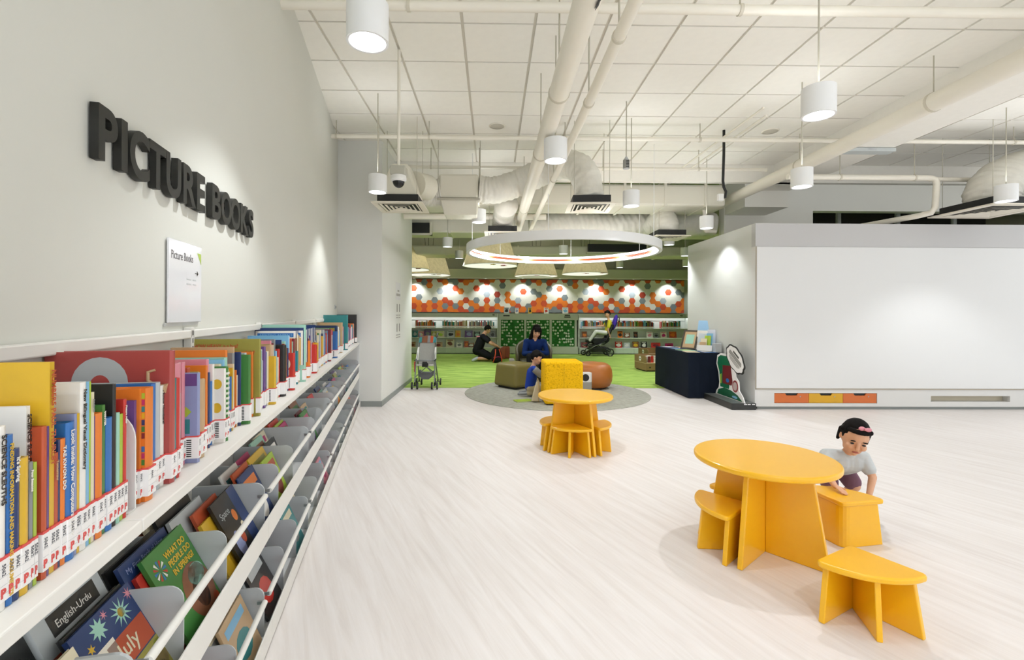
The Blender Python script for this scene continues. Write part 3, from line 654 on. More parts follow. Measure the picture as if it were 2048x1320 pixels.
fb = [  # px-measured positions on the left bookcase
 (-2.47, 0.53, .17, .22, 'teal', 'silver', 'teal book facing out on the middle shelf above the stroller'), (-2.27, 0.53, .17, .19, 'pink', 'cream', 'pale pink book facing out just left of the purple one above the stroller'),
 (-2.07, 0.53, .2, .25, 'purple', 'grey', 'dull purple book facing out directly above the stroller canopy'), (-1.87, 0.53, .17, .2, 'olive', 'cream', 'olive book facing out right of the stroller canopy'),
 (-1.66, 0.53, .24, .2, 'cream', 'lime', 'cream book with a green picture on the middle shelf'), (-1.33, 0.53, .24, .2, 'silver', 'black', 'silver book with a black picture on the middle shelf'),
 (-1.1, 0.53, .17, .22, 'yellow', 'orange', 'yellow book facing out on the middle shelf'), (-0.76, 0.53, .25, .22, 'purple', 'lavender', 'violet book facing out left of the kneeling person'),
 (-0.49, 0.53, .2, .19, 'black', 'mint', 'black book with a mint picture beside the kneeling person'), (0.0, 0.53, .2, .2, 'grey', 'black', 'grey book with a round black picture right of the kneeling person'),
 (-1.72, 0.212, .26, .16, 'tan', 'maroon', 'tan book with a dark red picture on the bottom shelf'), (-1.35, 0.212, .26, .25, 'cream', 'brown', 'large cream book with a brown picture on the bottom shelf'),
 (-1.05, 0.212, .2, .17, 'white', 'grey', 'white book on the bottom shelf beside the large cream one'), (-0.83, 0.212, .14, .2, 'rust', 'orange', 'rust book on the bottom shelf'),
 (-0.68, 0.212, .2, .15, 'brown', 'white', 'brown book with a white picture beside the rust one'), (-0.5, 0.212, .12, .18, 'yellow', 'olive', 'mustard book low beside the kneeling person'),
 (-2.55, 0.212, .2, .17, 'tan', 'brown', 'tan book on the bottom shelf beside the column'),
 (2.95, 0.53, .17, .2, 'brown', 'orange', 'brown book on the middle shelf left of the pushchair'), (4.1, 0.53, .16, .22, 'orange', 'black', 'orange book with a dark picture just right of the purple backpack'),
 (4.32, 0.53, .18, .17, 'brown', 'white', 'brown and white book right of the orange one'), (4.6, 0.53, .13, .2, 'black', 'brown', 'narrow black book on the middle shelf of the right bookcase'),
 (5.05, 0.53, .2, .19, 'white', 'pink', 'white book with a pink picture on the middle shelf'), (5.26, 0.53, .14, .16, 'grey', 'black', 'small grey book beside the pink and white one'),
 (5.5, 0.53, .2, .2, 'cream', 'magenta', 'cream book with a magenta picture on the middle shelf'), (5.8, 0.53, .24, .21, 'rust', 'orange', 'rust red book at the right end of the middle shelf'),
 (2.95, 0.212, .2, .18, 'maroon', 'tan', 'maroon book low behind the pushchair wheels'), (4.05, 0.212, .22, .2, 'red', 'white', 'red book with a white arch on the bottom shelf'),
 (4.32, 0.212, .2, .17, 'silver', 'white', 'silver book on the bottom shelf'), (4.6, 0.212, .2, .2, 'brown', 'yellow', 'brown book with a yellow picture on the bottom shelf'),
 (4.87, 0.212, .2, .2, 'black', 'white', 'black book behind the cardboard coloured crates'), (5.25, 0.212, .3, .17, 'red', 'maroon', 'wide red book above the far crate'), (5.68, 0.212, .26, .15, 'magenta', 'maroon', 'magenta book above the navy table edge')]
for a in fb: face_book(*a)
for x, w, h, c1, c2, lab in [(0.45, .17, .19, 'silver', 'black', 'silver card with black faces on top of the display stand'), (0.78, .11, .18, 'white', 'lavender', 'white card standing second from the left on the display stand'),
                             (1.2, .11, .19, 'yellow', 'black', 'yellow card standing on the display stand'), (1.72, .15, .19, 'white', 'red', 'white card with a red dot on the display stand'), (2.33, .19, .2, 'white', 'sky blue', 'white card with blue print at the right of the display stand')]:
    face_book(x, 1.30, w, h, c1, c2, lab, y=15.06, grp='cards on the display stand', cat='card')
# spine-out rows on the top back shelves: far too many and too small to pick apart
g = G(); mi = []
far_cols = ['rust', 'olive', 'cream', 'orange', 'brown', 'teal', 'green', 'grey', 'white', 'navy', 'red', 'sky blue', 'tan', 'black']
rr = random.Random(5)
for a, b in [(-2.45, -1.84), (-1.59, -0.83), (-0.74, 0.03), (2.85, 3.55), (3.56, 5.15), (5.4, 5.99)]:
    x = a
    while x < b:
        t = rr.uniform(0.016, 0.045); h = rr.uniform(0.17, 0.25)
        n0 = len(g.f); g.box(x, x + t - 0.001, 15.03, 15.2, 0.836, 0.836 + h); mi += [rr.randrange(len(far_cols))] * (len(g.f) - n0)
        n0 = len(g.f); g.box(x, x + t - 0.001, 15.0285, 15.0299, 0.85, 0.89); mi += [len(far_cols)] * (len(g.f) - n0)
        n0 = len(g.f); g.box(x, x + t - 0.001, 15.0285, 15.0299, 0.8905, 0.90); mi += [len(far_cols) + 1] * (len(g.f) - n0)
        x += t
me = bpy.data.meshes.new('shelved_books'); me.from_pydata(g.v, [], g.f)
for c in far_cols: me.materials.append(BM[c])
me.materials.append(M_LABEL); me.materials.append(M_RED)
for p, i in zip(me.polygons, mi): p.material_index = i
o = bpy.data.objects.new('shelved_books', me); col.objects.link(o)
tag(o, 'rows of small spine out books on the top boards of the far bookcases', 'books', kind='stuff')

# ------------------------------------------------------------------ round tables and quarter stools
def table(x, y, rot, label):
    o = empty('round_table', (x, y, 0), R(rot)); tag(o, label, 'table', 'yellow round tables')
    Rr, h = 0.36, 0.525
    G().prism([(Rr * math.cos(2 * math.pi * q / 96), Rr * math.sin(2 * math.pi * q / 96)) for q in range(96)], h - 0.032, h, 'z').build('table_top', M_YEL, o, bevel=0.012, seg=4)
    for k in range(4):
        m = Matrix.Rotation(k * math.pi / 2, 4, 'Z')
        G().hexa([(0.012, -0.014, 0), (0.315, -0.014, 0), (0.315, 0.014, 0), (0.012, 0.014, 0)], [(0.012, -0.014, h - 0.033), (0.235, -0.014, h - 0.033), (0.235, 0.014, h - 0.033), (0.012, 0.014, h - 0.033)], m).build('leg_panel', M_YEL, o, bevel=0.005)
    return o
def stool(x, y, bis, label):
    """quarter-round stool: apex at x,y, seat opening along direction bis"""
    o = empty('quarter_stool', (x, y, 0), R(bis)); tag(o, label, 'stool', 'yellow quarter round stools')
    h, r = 0.26, 0.285
    def sector(r, ap, cr):
        pts = []
        a0 = R(-45); a1 = R(45)
        # rounded apex
        for k in range(7):
            a = R(135) + k / 6 * R(90); pts.append((ap * 1.414 + ap * math.cos(a) , ap * math.sin(a)))
        e = cr / r
        for k in range(5):      # lower corner
            t = k / 4; q = r - cr + cr * math.sin(t * math.pi / 2); w = a0 + e * (1 - math.cos(t * math.pi / 2)) * 1.0
            pts.append((q * math.cos(w), q * math.sin(w)))
        for k in range(1, 16):
            w = a0 + e + (a1 - a0 - 2 * e) * k / 16; pts.append((r * math.cos(w), r * math.sin(w)))
        for k in range(5):
            t = 1 - k / 4; q = r - cr + cr * math.sin(t * math.pi / 2); w = a1 - e * (1 - math.cos(t * math.pi / 2))
            pts.append((q * math.cos(w), q * math.sin(w)))
        return pts
    G().prism(sector(r, 0.03, 0.025), h - 0.026, h, 'z').build('seat', M_YEL, o, bevel=0.008, seg=3)
    # bent panel under the two straight edges
    g = G(); out = []; inn = []
    for k in range(5):
        a = R(135) + k / 4 * R(90)
        out.append((0.055 * 1.414 + 0.045 * math.cos(a), 0.045 * math.sin(a))); inn.append((0.055 * 1.414 + 0.021 * math.cos(a), 0.021 * math.sin(a)))
    d = Vector((math.cos(R(-45)), math.sin(R(-45)))); nrm = Vector((-d.y, d.x))
    d2 = Vector((d.x, -d.y)); n2 = Vector((d2.y, -d2.x))
    def strip(top):
        L = 0.25 if top else 0.285; z = h - 0.027 if top else 0.0
        A = Vector(out[-1]) + d * (L - 0.06); B = Vector(inn[-1]) + d * (L - 0.06)
        A2 = Vector(out[0]) + d2 * (L - 0.06); B2 = Vector(inn[0]) + d2 * (L - 0.06)
        O = [tuple(A2)] + out + [tuple(A)]; I = [tuple(B2)] + inn + [tuple(B)]
        return [(p[0], p[1], z) for p in O], [(p[0], p[1], z) for p in I]
    Ob, Ib = strip(False); Ot, It = strip(True); n = len(Ob)
    g.v = Ob + Ib + Ot + It
    for i in range(n - 1):
        g.f += [(i, i + 1, 2 * n + i + 1, 2 * n + i), (n + i + 1, n + i, 3 * n + i, 3 * n + i + 1), (i + 1, i, n + i, n + i + 1), (2 * n + i, 2 * n + i + 1, 3 * n + i + 1, 3 * n + i)]
    g.f += [(0, 2 * n, 3 * n, n), (n - 1, 2 * n - 1, 4 * n - 1, 3 * n - 1)]
    g.build('bent_leg', M_YEL, o, bevel=0.004)
    G().hexa([(0.06, -0.011, 0), (0.285, -0.011, 0), (0.285, 0.011, 0), (0.06, 0.011, 0)], [(0.06, -0.011, h - 0.027), (0.262, -0.011, h - 0.027), (0.262, 0.011, h - 0.027), (0.06, 0.011, h - 0.027)]).build('middle_leg', M_YEL, o, bevel=0.004)
    return o
table(1.51, 2.60, 40, 'nearer yellow round table with a crossed panel base, beside the small child')
table(0.806, 4.57, 26, 'farther yellow round table in front of the grey rug')
def polar(c, a, d): return c[0] + d * math.cos(R(a)), c[1] + d * math.sin(R(a))
T1 = (1.51, 2.60); T2 = (0.806, 4.57)
x, y = polar(T1, 176, 0.075); stool(x, y, 176, 'yellow quarter stool tucked under the left side of the nearer table')
x, y = polar(T1, 85, 0.075); stool(x, y, 85, 'yellow quarter stool tucked behind the nearer table')
stool(1.955, 2.60, 55, 'yellow quarter stool under the small child\'s hands')
stool(1.636, 2.135, -107, 'yellow quarter stool standing alone nearest the viewer')
x, y = polar(T2, -109, 0.05); stool(x, y, -109, 'yellow quarter stool at the front of the farther table')
x, y = polar(T2, -19, 0.06); stool(x, y, -19, 'yellow quarter stool at the right of the farther table')
x, y = polar(T2, 161, 0.06); stool(x, y, 161, 'yellow quarter stool at the left of the farther table')
x, y = polar(T2, 71, 0.05); stool(x, y, 71, 'yellow quarter stool behind the farther table')

# ------------------------------------------------------------------ soft seats on the rug and carpet
M_FLECK = ramp_mat('yellow_felt', [(0.3, '#96741a'), (0.38, '#e2ac12'), (0.5, '#f0ba18'), (0.7, '#f4c322')], 0.9, (60, 60, 60), nscale=1.0, detail=3, bump=0.2, spec=0.1)
ys = empty('felt_seat', (1.015, 6.92, 0.0066)); tag(ys, 'tall yellow flecked felt seat behind the farther round table', 'seat')
G().box(-0.275, 0.275, -0.26, 0.26, 0.012, 0.615).build('body', M_FLECK, ys, bevel=0.035, seg=4)
G().box(-0.0015, 0.0015, -0.262, -0.255, 0.06, 0.57).build('seam', mat('seam_dark', '#9a7410', 0.9), ys)
G().box(-0.24, 0.24, -0.22, 0.22, 0.0, 0.014).build('foot', M_BLACK, ys)
M_OLIVE = mat('olive_vinyl', '#776c33', 0.45, var=0.04, scale=5)
po = empty('olive_pouf', (0.42, 8.34, 0.0066), R(42)); tag(po, 'olive green rounded pouf left of the sitting boy', 'pouf')
G().hexa([(-0.29, -0.29, 0.03), (0.29, -0.29, 0.03), (0.29, 0.29, 0.03), (-0.29, 0.29, 0.03)], [(-0.26, -0.26, 0.43), (0.26, -0.26, 0.43), (0.26, 0.26, 0.43), (-0.26, 0.26, 0.43)]).build('cushion', M_OLIVE, po, bevel=0.06, seg=5)
G().box(-0.22, 0.22, -0.22, 0.22, 0.0, 0.05).build('foot', M_BLACK, po)
pr = empty('orange_pouf', (1.74, 8.3, 0.0066)); tag(pr, 'round orange pouf right of the yellow felt seat', 'pouf')
G().lathe([(0, 0.02), (0.27, 0.02), (0.33, 0.05), (0.365, 0.13), (0.372, 0.22), (0.36, 0.32), (0.33, 0.39), (0.27, 0.43), (0.15, 0.445), (0, 0.445)], 40).build('cushion', mat('orange_vinyl', '#b26a2a', 0.45, var=0.05, scale=4), pr, smooth=True)
G().lathe([(0, 0.0), (0.26, 0.0), (0.26, 0.03)], 32).build('foot', M_BLACK, pr)
wb2 = empty('white_box', (1.52, 7.75, 0.0066)); tag(wb2, 'small white topped box with a dark round mark beside the orange pouf', 'box')
G().prism([(-0.12, -0.08), (0.09, -0.08), (0.12, 0.0), (0.09, 0.08), (-0.12, 0.08)], 0.0, 0.18).build('base', mat('box_grey', '#9b978c', 0.6), wb2)
G().prism([(-0.12, -0.08), (0.09, -0.08), (0.12, 0.0), (0.09, 0.08), (-0.12, 0.08)], 0.181, 0.33).build('top', M_WHITE, wb2, bevel=0.004)
G().lathe([(0.0, 0), (0.06, 0)], 20, m=frame((0.0, -0.0815, 0.255), (1, 0, 0), (0, 0, 1))).build('round_mark', M_BLACK, wb2)
ro = empty('brick_red_pouf', (0.3, 13.55, 0)); tag(ro, 'brick red cube pouf beside the kneeling person', 'pouf')
M_BRICK = mat('brick_vinyl', '#a5522f', 0.5, var=0.04)
G().box(-0.2, 0.08, -0.16, 0.2, 0.0, 0.33).build('front_block', M_BRICK, ro, bevel=0.03, seg=3)
G().box(-0.02, 0.2, 0.0, 0.24, 0.0, 0.34).build('rear_block', M_BRICK, ro, bevel=0.03, seg=3)
pap = empty('open_papers', (0.2, 13.46, 0.332)); tag(pap, 'white papers lying on the brick red pouf', 'papers')
G().box(-0.1, 0.06, -0.08, 0.08, 0, 0.006).build('sheet', M_LABEL, pap, rotz=0.3); G().box(-0.06, 0.08, -0.05, 0.1, 0.0065, 0.01).build('sheet', M_LABEL, pap, rotz=-0.2)
tc_ = empty('tub_chair', (0.81, 9.22, 0)); tag(tc_, 'dark olive round tub chair the woman sits in', 'chair')
M_TUB = mat('tub_vinyl', '#4f4a2c', 0.5, var=0.06, scale=6)
G().lathe([(0, 0.0), (0.3, 0.0), (0.31, 0.05), (0.31, 0.38), (0.28, 0.41), (0, 0.41)], 36).build('seat', M_TUB, tc_, smooth=True, auto=50)
g = G(); sh = []
for k in range(25):
    a = R(-25 + 230 * k / 24); hh = 0.5 + 0.3 * math.sin(math.pi * k / 24) ** 0.8
    for rr_, zz in ((0.345, 0.03), (0.36, hh - 0.03), (0.34, hh), (0.31, hh - 0.03), (0.30, 0.03)):
        sh.append((rr_ * math.cos(a), rr_ * math.sin(a), zz))
g.v = sh; g.f = [(i * 5 + j, i * 5 + (j + 1) % 5, (i + 1) * 5 + (j + 1) % 5, (i + 1) * 5 + j) for i in range(24) for j in range(5)] + [(0, 1, 2, 3, 4), (124, 123, 122, 121, 120)]
g.build('backrest', M_TUB, tc_, smooth=True)
gs = G().box(-0.05, 0.05, -0.2, 0.2, 0.0, 0.4).build('grey_stand', mat('stand_grey', '#8b877c', 0.6), loc=(0.385, 9.3, 0), bevel=0.004)
tag(gs, 'narrow grey block left of the tub chair', 'stand')

# ------------------------------------------------------------------ navy covered table and the things on it
nt_ = empty('covered_table', (3.31, 8.0, 0)); tag(nt_, 'table wrapped in a dark navy cloth against the block side wall', 'table')
M_NAVY = mat('navy_cloth', '#131c2b', 0.85, var=0.25, scale=3, bump=0.1, bscale=300, spec=0.2)
g = G(); ring_ = []
def rp(t):   # perimeter point of rounded rectangle
    X0, Y0 = 0.28, 0.745
    per = [(-X0, -Y0), (X0, -Y0), (X0, Y0), (-X0, Y0)]
    k = int(t * 4) % 4; f = t * 4 - int(t * 4); a, b = per[k], per[(k + 1) % 4]
    return a[0] + (b[0] - a[0]) * f, a[1] + (b[1] - a[1]) * f
NP = 96; prof = [(1.0, 0.008), (0.998, 0.25), (0.994, 0.45), (0.99, 0.68), (0.985, 0.7), (0.97, 0.705)]
rr = random.Random(3); wv = [rr.uniform(-1, 1) for _ in range(NP)]
for s_, z in prof:
    for k in range(NP):
        px_, py_ = rp(k / NP); w = (0.006 * math.sin(k * 1.1) + 0.005 * wv[k]) * max(0, 1 - z / 0.72)
        g.v.append((px_ * (s_ + w), py_ * (s_ + w * 0.6), z))
for i in range(len(prof) - 1):
    for k in range(NP): g.f.append((i * NP + k, i * NP + (k + 1) % NP, (i + 1) * NP + (k + 1) % NP, (i + 1) * NP + k))
g.build('cloth', M_NAVY, nt_, smooth=True, auto=45)
G().box(-0.27, 0.27, -0.725, 0.725, 0.69, 0.7055).build('cloth_top', M_NAVY, nt_)
G().box(-0.25, 0.25, -0.7, 0.7, 0.655, 0.688).build('board', mat('ply', '#9b7c55', 0.6), nt_)
for sx in (-0.22, 0.22):
    for sy in (-0.65, 0.65): G().box(sx - 0.02, sx + 0.02, sy - 0.02, sy + 0.02, 0, 0.655).build('leg', M_CHROME, nt_)
TZ = 0.7065
def flyer(x, y, w, l, rot, c1, c2, lab, z=TZ):
    o = empty('flyer', (x, y, z), R(rot)); tag(o, lab, 'leaflet', 'leaflets lying on the navy table')
    G().box(-w / 2, w / 2, -l / 2, l / 2, 0, 0.004).build('sheets', BM[c1], o)
    G().box(-w * .4, w * .4, -l * .1, l * .4, 0.004, 0.0048).build('print', BM[c2], o)
flyer(3.2, 8.5, .2, .28, 10, 'lavender', 'white', 'pale lavender leaflet at the far end of the navy table')
flyer(3.42, 8.42, .2, .28, -5, 'cream', 'orange', 'cream leaflet at the far right of the navy table')
flyer(3.2, 8.1, .2, .28, 4, 'navy', 'sky blue', 'dark blue leaflet in the middle of the navy table')
flyer(3.2, 7.75, .22, .3, 12, 'mint', 'lime', 'mint green leaflet on the front half of the navy table')
flyer(3.15, 7.45, .2, .26, -6, 'cream', 'tan', 'cream leaflet at the near left corner of the navy table')
flyer(3.4, 7.42, .2, .26, 3, 'blue', 'white', 'blue leaflet at the near right corner of the navy table')
fr = empty('framed_print', (3.33, 8.0, TZ), R(38)); fr.rotation_euler = (R(-25), 0, R(-48)); tag(fr, 'dark framed picture leaning on the navy table', 'picture frame')
for a in ((-0.13, 0.13, 0, 0.025), (-0.13, 0.13, 0.325, 0.35), (-0.13, -0.105, 0.025, 0.325), (0.105, 0.13, 0.025, 0.325)):
    G().box(a[0], a[1], -0.012, 0.008, a[2], a[3]).build('frame_bar', mat('frame_dark', '#3d362a', 0.5), fr)
G().box(-0.105, 0.105, -0.004, 0.004, 0.025, 0.325).build('picture', BM['tan'], fr); G().box(-0.07, 0.07, -0.0048, -0.004, 0.1, 0.27).build('print', BM['mint'], fr)
ps = empty('poster_stand', (3.5, 7.86, TZ)); ps.rotation_euler = (R(-12), 0, R(-55)); tag(ps, 'tall pale blue poster in a clear stand on the navy table', 'poster stand')
G().box(-0.11, 0.11, -0.003, 0.003, 0.0, 0.5).build('poster', BM['white'], ps); G().box(-0.11, 0.11, -0.0045, -0.003, 0.33, 0.5).build('sky_print', mat('poster_blue', '#9cc4e6', 0.5), ps)
G().box(-0.08, 0.08, -0.0045, -0.003, 0.12, 0.28).build('picture_print', mat('poster_tint', '#cdd6dc', 0.5), ps); G().box(-0.11, 0.11, -0.04, 0.04, -0.004, 0.0).build('foot', M_WHITE, ps)
bs = empty('brochure_holder', (3.46, 7.55, TZ)); bs.rotation_euler = (R(-8), 0, R(-50)); tag(bs, 'clear holder with blue and green brochures on the navy table', 'brochure holder')
for k, (c, dx, hh) in enumerate([('sky blue', 0.03, 0.29), ('lime', 0.01, 0.25), ('cream', -0.04, 0.2), ('tan', -0.05, 0.14)]):
    G().box(-0.05 + dx, 0.05 + dx, -0.02 - 0.02 * k, -0.014 - 0.02 * k, 0.0, hh).build('brochure', BM[c], bs)
G().box(-0.12, 0.12, -0.11, -0.106, 0, 0.09).build('front_lip', M_WHITE, bs); G().box(-0.12, 0.12, -0.11, 0.01, -0.003, 0).build('tray', M_WHITE, bs)
wh = empty('white_notice', (3.55, 7.6, TZ), R(-60)); tag(wh, 'white notice sheet curling behind the brochures', 'notice')
G().box(-0.07, 0.07, -0.002, 0.002, 0.0, 0.35).build('sheet', mat('notice_white', '#dfe2ee', 0.5), wh); G().box(-0.07, 0.07, -0.02, 0.02, -0.003, 0.0).build('foot', M_WHITE, wh)
gb = G().box(-0.05, 0.05, -0.06, 0.06, 0, 0.14).build('grey_box', M_GREYM, loc=(3.52, 7.36, TZ), bevel=0.004); tag(gb, 'small grey box at the near right end of the navy table', 'box')

# ------------------------------------------------------------------ cut-out stand on a black base
st = empty('cutout_stand', (3.44, 6.82, 0)); tag(st, 'green and red cut-out board with a speech cloud on a black base', 'display stand')
G().box(-0.17, 0.168, -0.42, 0.42, 0.0, 0.088).build('base', mat('base_black', '#2a2b28', 0.4, var=0.2, scale=8), st, bevel=0.005)
G().box(-0.165, 0.165, -0.415, 0.415, 0.0882, 0.09).build('base_top', mat('base_top_grey', '#5d605d', 0.35), st)
for q in (0.02, 0.07, 0.13): G().box(q - 0.02, q + 0.02, -0.4215, -0.4205, 0.07, 0.08).build('scratch', M_LABEL, st)
def cut(name, pts, x, th, m): G().prism([(0.40 - u * 0.93, z) for u, z in pts], x, x + th, 'x').build(name, m, st)
def ellp(cu, cz, ru, rz, n=20, a0=0, a1=360, tilt=0):
    o = []
    for k in range(n):
        a = R(a0 + (a1 - a0) * k / n); u = ru * math.cos(a); z = rz * math.sin(a); t = R(tilt)
        o.append((cu + u * math.cos(t) - z * math.sin(t), cz + u * math.sin(t) + z * math.cos(t)))
    return o
WB_ = M_LABEL
cut('backing_board', [(0.0, 0.09), (0.9, 0.09), (0.84, 0.17), (0.74, 0.24), (0.73, 0.36), (0.64, 0.42), (0.60, 0.62), (0.52, 0.70), (0.36, 0.72), (0.16, 0.72), (0.05, 0.68), (0.02, 0.55), (0.09, 0.43), (0.12, 0.28), (0.1, 0.2), (0.02, 0.14)], 0.0, 0.012, WB_)
GRN = mat('board_green', '#0f6a45', 0.5)
cut('green_print', [(0.06, 0.56), (0.13, 0.44), (0.16, 0.22), (0.44, 0.22), (0.5, 0.5), (0.52, 0.66), (0.36, 0.69), (0.16, 0.69), (0.08, 0.65)], -0.002, 0.0018, GRN)
cut('hill_print', [(0.06, 0.1), (0.84, 0.1), (0.7, 0.17), (0.5, 0.21), (0.28, 0.22), (0.1, 0.17)], -0.0035, 0.0015, mat('hill_green', '#145c3c', 0.5))
cut('lime_print', [(0.16, 0.27), (0.2, 0.27), (0.2, 0.42), (0.16, 0.40)], -0.0035, 0.0014, BM['lime'])
cut('red_print', [(0.24, 0.28), (0.52, 0.28), (0.55, 0.34), (0.49, 0.56), (0.24, 0.55)], -0.0045, 0.0025, mat('board_red', '#6d1f22', 0.5))
cut('blue_print', ellp(0.4, 0.34, 0.05, 0.03), -0.0055, 0.001, BM['blue']); cut('blue_print', ellp(0.62, 0.13, 0.08, 0.018), -0.0045, 0.001, BM['sky blue'])
cut('badge_ring', ellp(0.63, 0.285, 0.085, 0.085), -0.004, 0.004, mat('badge_red', '#8c3a3a', 0.5)); cut('badge_centre', ellp(0.63, 0.285, 0.06, 0.06), -0.005, 0.001, mat('badge_grey', '#b9a9a6', 0.5))
cl = []; ci = []
for k in range(40):
    a = 2 * math.pi * k / 40; w = 1 + 0.09 * abs(math.sin(4.5 * a)); t = R(-28)
    for L_, s_ in ((cl, 1.0), (ci, 0.9)):
        u = 0.28 * w * s_ * math.cos(a); z = 0.155 * w * s_ * math.sin(a)
        L_.append((0.64 + u * math.cos(t) - z * math.sin(t) * 1.0, 0.67 + u * math.sin(t) + z * math.cos(t)))
cut('cloud_edge', cl, -0.012, 0.011, M_BLACK); cut('cloud_face', ci, -0.014, 0.002, M_LABEL)
for k, (w, th, off) in enumerate([(0.09, 0.014, 0.075), (0.19, 0.006, 0.04), (0.2, 0.006, 0.02), (0.2, 0.006, 0.0), (0.17, 0.004, -0.025), (0.17, 0.004, -0.045), (0.13, 0.004, -0.065)]):
    t = R(-28); p = []
    for (u, z) in ((-w, off - th), (w, off - th), (w, off + th), (-w, off + th)):
        p.append((0.64 + u * math.cos(t) - z * math.sin(t), 0.67 + u * math.sin(t) + z * math.cos(t)))
    cut('text_line', p, -0.0155, 0.0014, mat('text_grey', '#55554f', 0.6))

# ------------------------------------------------------------------ low book crates on the carpet
M_PLY = mat('crate_ply', '#93764f', 0.6, var=0.08, scale=6)
def crate(x, y, rot, label):
    o = empty('book_crate', (x, y, 0), R(rot)); tag(o, label, 'crate', 'plywood book crates on the carpet')
    G().box(0, 0.8, 0, 0.58, 0.03, 0.19).build('plinth', M_PLY, o, bevel=0.006); G().box(0.03, 0.77, 0.03, 0.55, 0, 0.03).build('foot', M_BLACK, o)
    G().box(0.0, 0.8, 0, 0.58, 0.19, 0.2).build('edge', mat('ply_edge', '#c8b184', 0.6), o)
    for xx in (0.0, 0.78):
        G().prism([(0.0, 0.2), (0.58, 0.2), (0.58, 0.36), (0.06, 0.36), (0.02, 0.345), (0, 0.3)], xx, xx + 0.02, 'x').build('side_panel', M_PLY, o)
    G().box(0.02, 0.78, 0.56, 0.58, 0.2, 0.36).build('back_panel', M_PLY, o)
    bdg = []
    for k in range(24):
        a = 2 * math.pi * k / 24; q = 0.055 * (1 + 0.15 * math.cos(8 * a)); bdg.append((0.29 + q * math.cos(a), 0.28 + q * math.sin(a)))
    G().prism(bdg, -0.002, 0.0, 'x').build('badge', M_LABEL, o); G().prism([(0.245, 0.268), (0.335, 0.268), (0.335, 0.285), (0.245, 0.285)], -0.003, -0.002, 'x').build('badge_mark', mat('badge_dark', '#5c5a50', 0.6), o)
    G().lathe([(0, 0), (0.02, 0)], 12, m=frame((0.1, -0.001, 0.1), (1, 0, 0), (0, 0, 1))).build('peg_hole', M_BLACK, o)
    return o
crate(3.44, 10.53, 8, 'plywood book crate nearest the navy table, with a white badge')
crate(4.14, 12.5, 8, 'farther plywood book crate behind the near one')
for i, (dx, c, hh) in enumerate([(0.06, 'maroon', 0.14), (0.13, 'red', 0.15), (0.2, 'white', 0.1), (0.28, 'cream', 0.14), (0.36, 'maroon', 0.13)]):
    o = empty('crate_book', (3.44 + dx + 0.02, 10.62 + dx * 0.1, 0.201), R(8)); tag(o, '%s book standing in the near crate, %s' % (c, ['first from the left', 'second from the left', 'third from the left', 'fourth from the left', 'fifth from the left'][i]), 'book', 'books in the near crate')
    G().box(0, 0.06, 0, 0.01, 0, hh).build('cover', BM[c], o); G().box(0.003, 0.057, 0.003, 0.22, 0.003, hh - 0.003).build('pages', M_PAGES, o)

# ------------------------------------------------------------------ wall shelf along the left wall (frame: x out of the wall, y along it)
BB = [-3.07 + 0.955 * k for k in range(-1, 7)]
S_END = BB[-1] + 0.02
shelf = empty('wall_bookshelf'); shelf.matrix_basis = SM
tag(shelf, 'long white metal book shelf with bins running along the left wall', 'bookshelf')
M_SH = mat('shelf_white', '#e4e2db', 0.42, var=0.015)
M_SH2 = mat('shelf_inside', '#dadcda', 0.45, var=0.02)
def sh(name, g, m=M_SH, **k): return g.build(name, m, shelf, **k)
ROD_Z = ((0.59, 0.425, 0.64), (0.175, 0.025, 0.225))
for i in range(len(BB) - 1):
    a, b = BB[i], BB[i + 1]
    sh('back_panel', G().box(0.002, 0.012, a + 0.012, b - 0.012, 0.02, 0.9), M_SH2)
    sh('top_rail', G().box(0.002, 0.03, a + 0.002, b - 0.002, 1.208, 1.24), bevel=0.004)
    sh('top_board', G().box(0.012, 0.302, a + 0.001, b - 0.001, 0.868, 0.895), bevel=0.003)
    sh('bin_floor', G().hexa([(0.012, a, 0.41), (0.295, a, 0.41), (0.295, b, 0.41), (0.012, b, 0.41)], [(0.012, a, 0.424), (0.295, a, 0.424), (0.295, b, 0.424), (0.012, b, 0.424)]), M_SH2)
    sh('bin_lip', G().box(0.297, 0.303, a + 0.001, b - 0.001, 0.405, 0.492), bevel=0.002)
    sh('base_floor', G().box(0.012, 0.31, a, b, 0.012, 0.024), M_SH2)
    sh('base_lip', G().box(0.312, 0.318, a + 0.001, b - 0.001, 0.008, 0.088), bevel=0.002)
    sh('plinth', G().box(0.02, 0.30, a, b, 0.0, 0.011), M_BASE)
    for rz, z0, z1 in ROD_Z:
        sh('rod', G().cyl((0.298, a + 0.03, rz), (0.298, b - 0.03, rz), 0.0105, n=14), smooth=True, auto=40)
        for e in (a + 0.03, b - 0.03):
            sh('rod_bracket', G().box(0.27, 0.3, e - 0.003, e + 0.003, rz - 0.006, rz + 0.006), M_CHROME)
for b in BB:
    sh('upright', G().box(0.004, 0.03, b - 0.014, b + 0.014, 0.0, 1.25))
    for k in range(5):
        sh('upright_slot', G().box(0.0302, 0.031, b - 0.003, b + 0.003, 1.10 + k * 0.03, 1.118 + k * 0.03), M_BLACK)
def plate(s, z0, z1, th, m, nf=0.288):
    pts = [(0.015, z0), (nf, z0)]
    for k in range(6):
        q = k / 5 * math.pi / 2; pts.append((nf - 0.035 + 0.035 * math.cos(q), z1 - 0.035 + 0.035 * math.sin(q)))
    pts.append((0.015, z1))
    return sh('divider', G().prism(pts, s - th, s + th, 'y'), m)
BINS = []
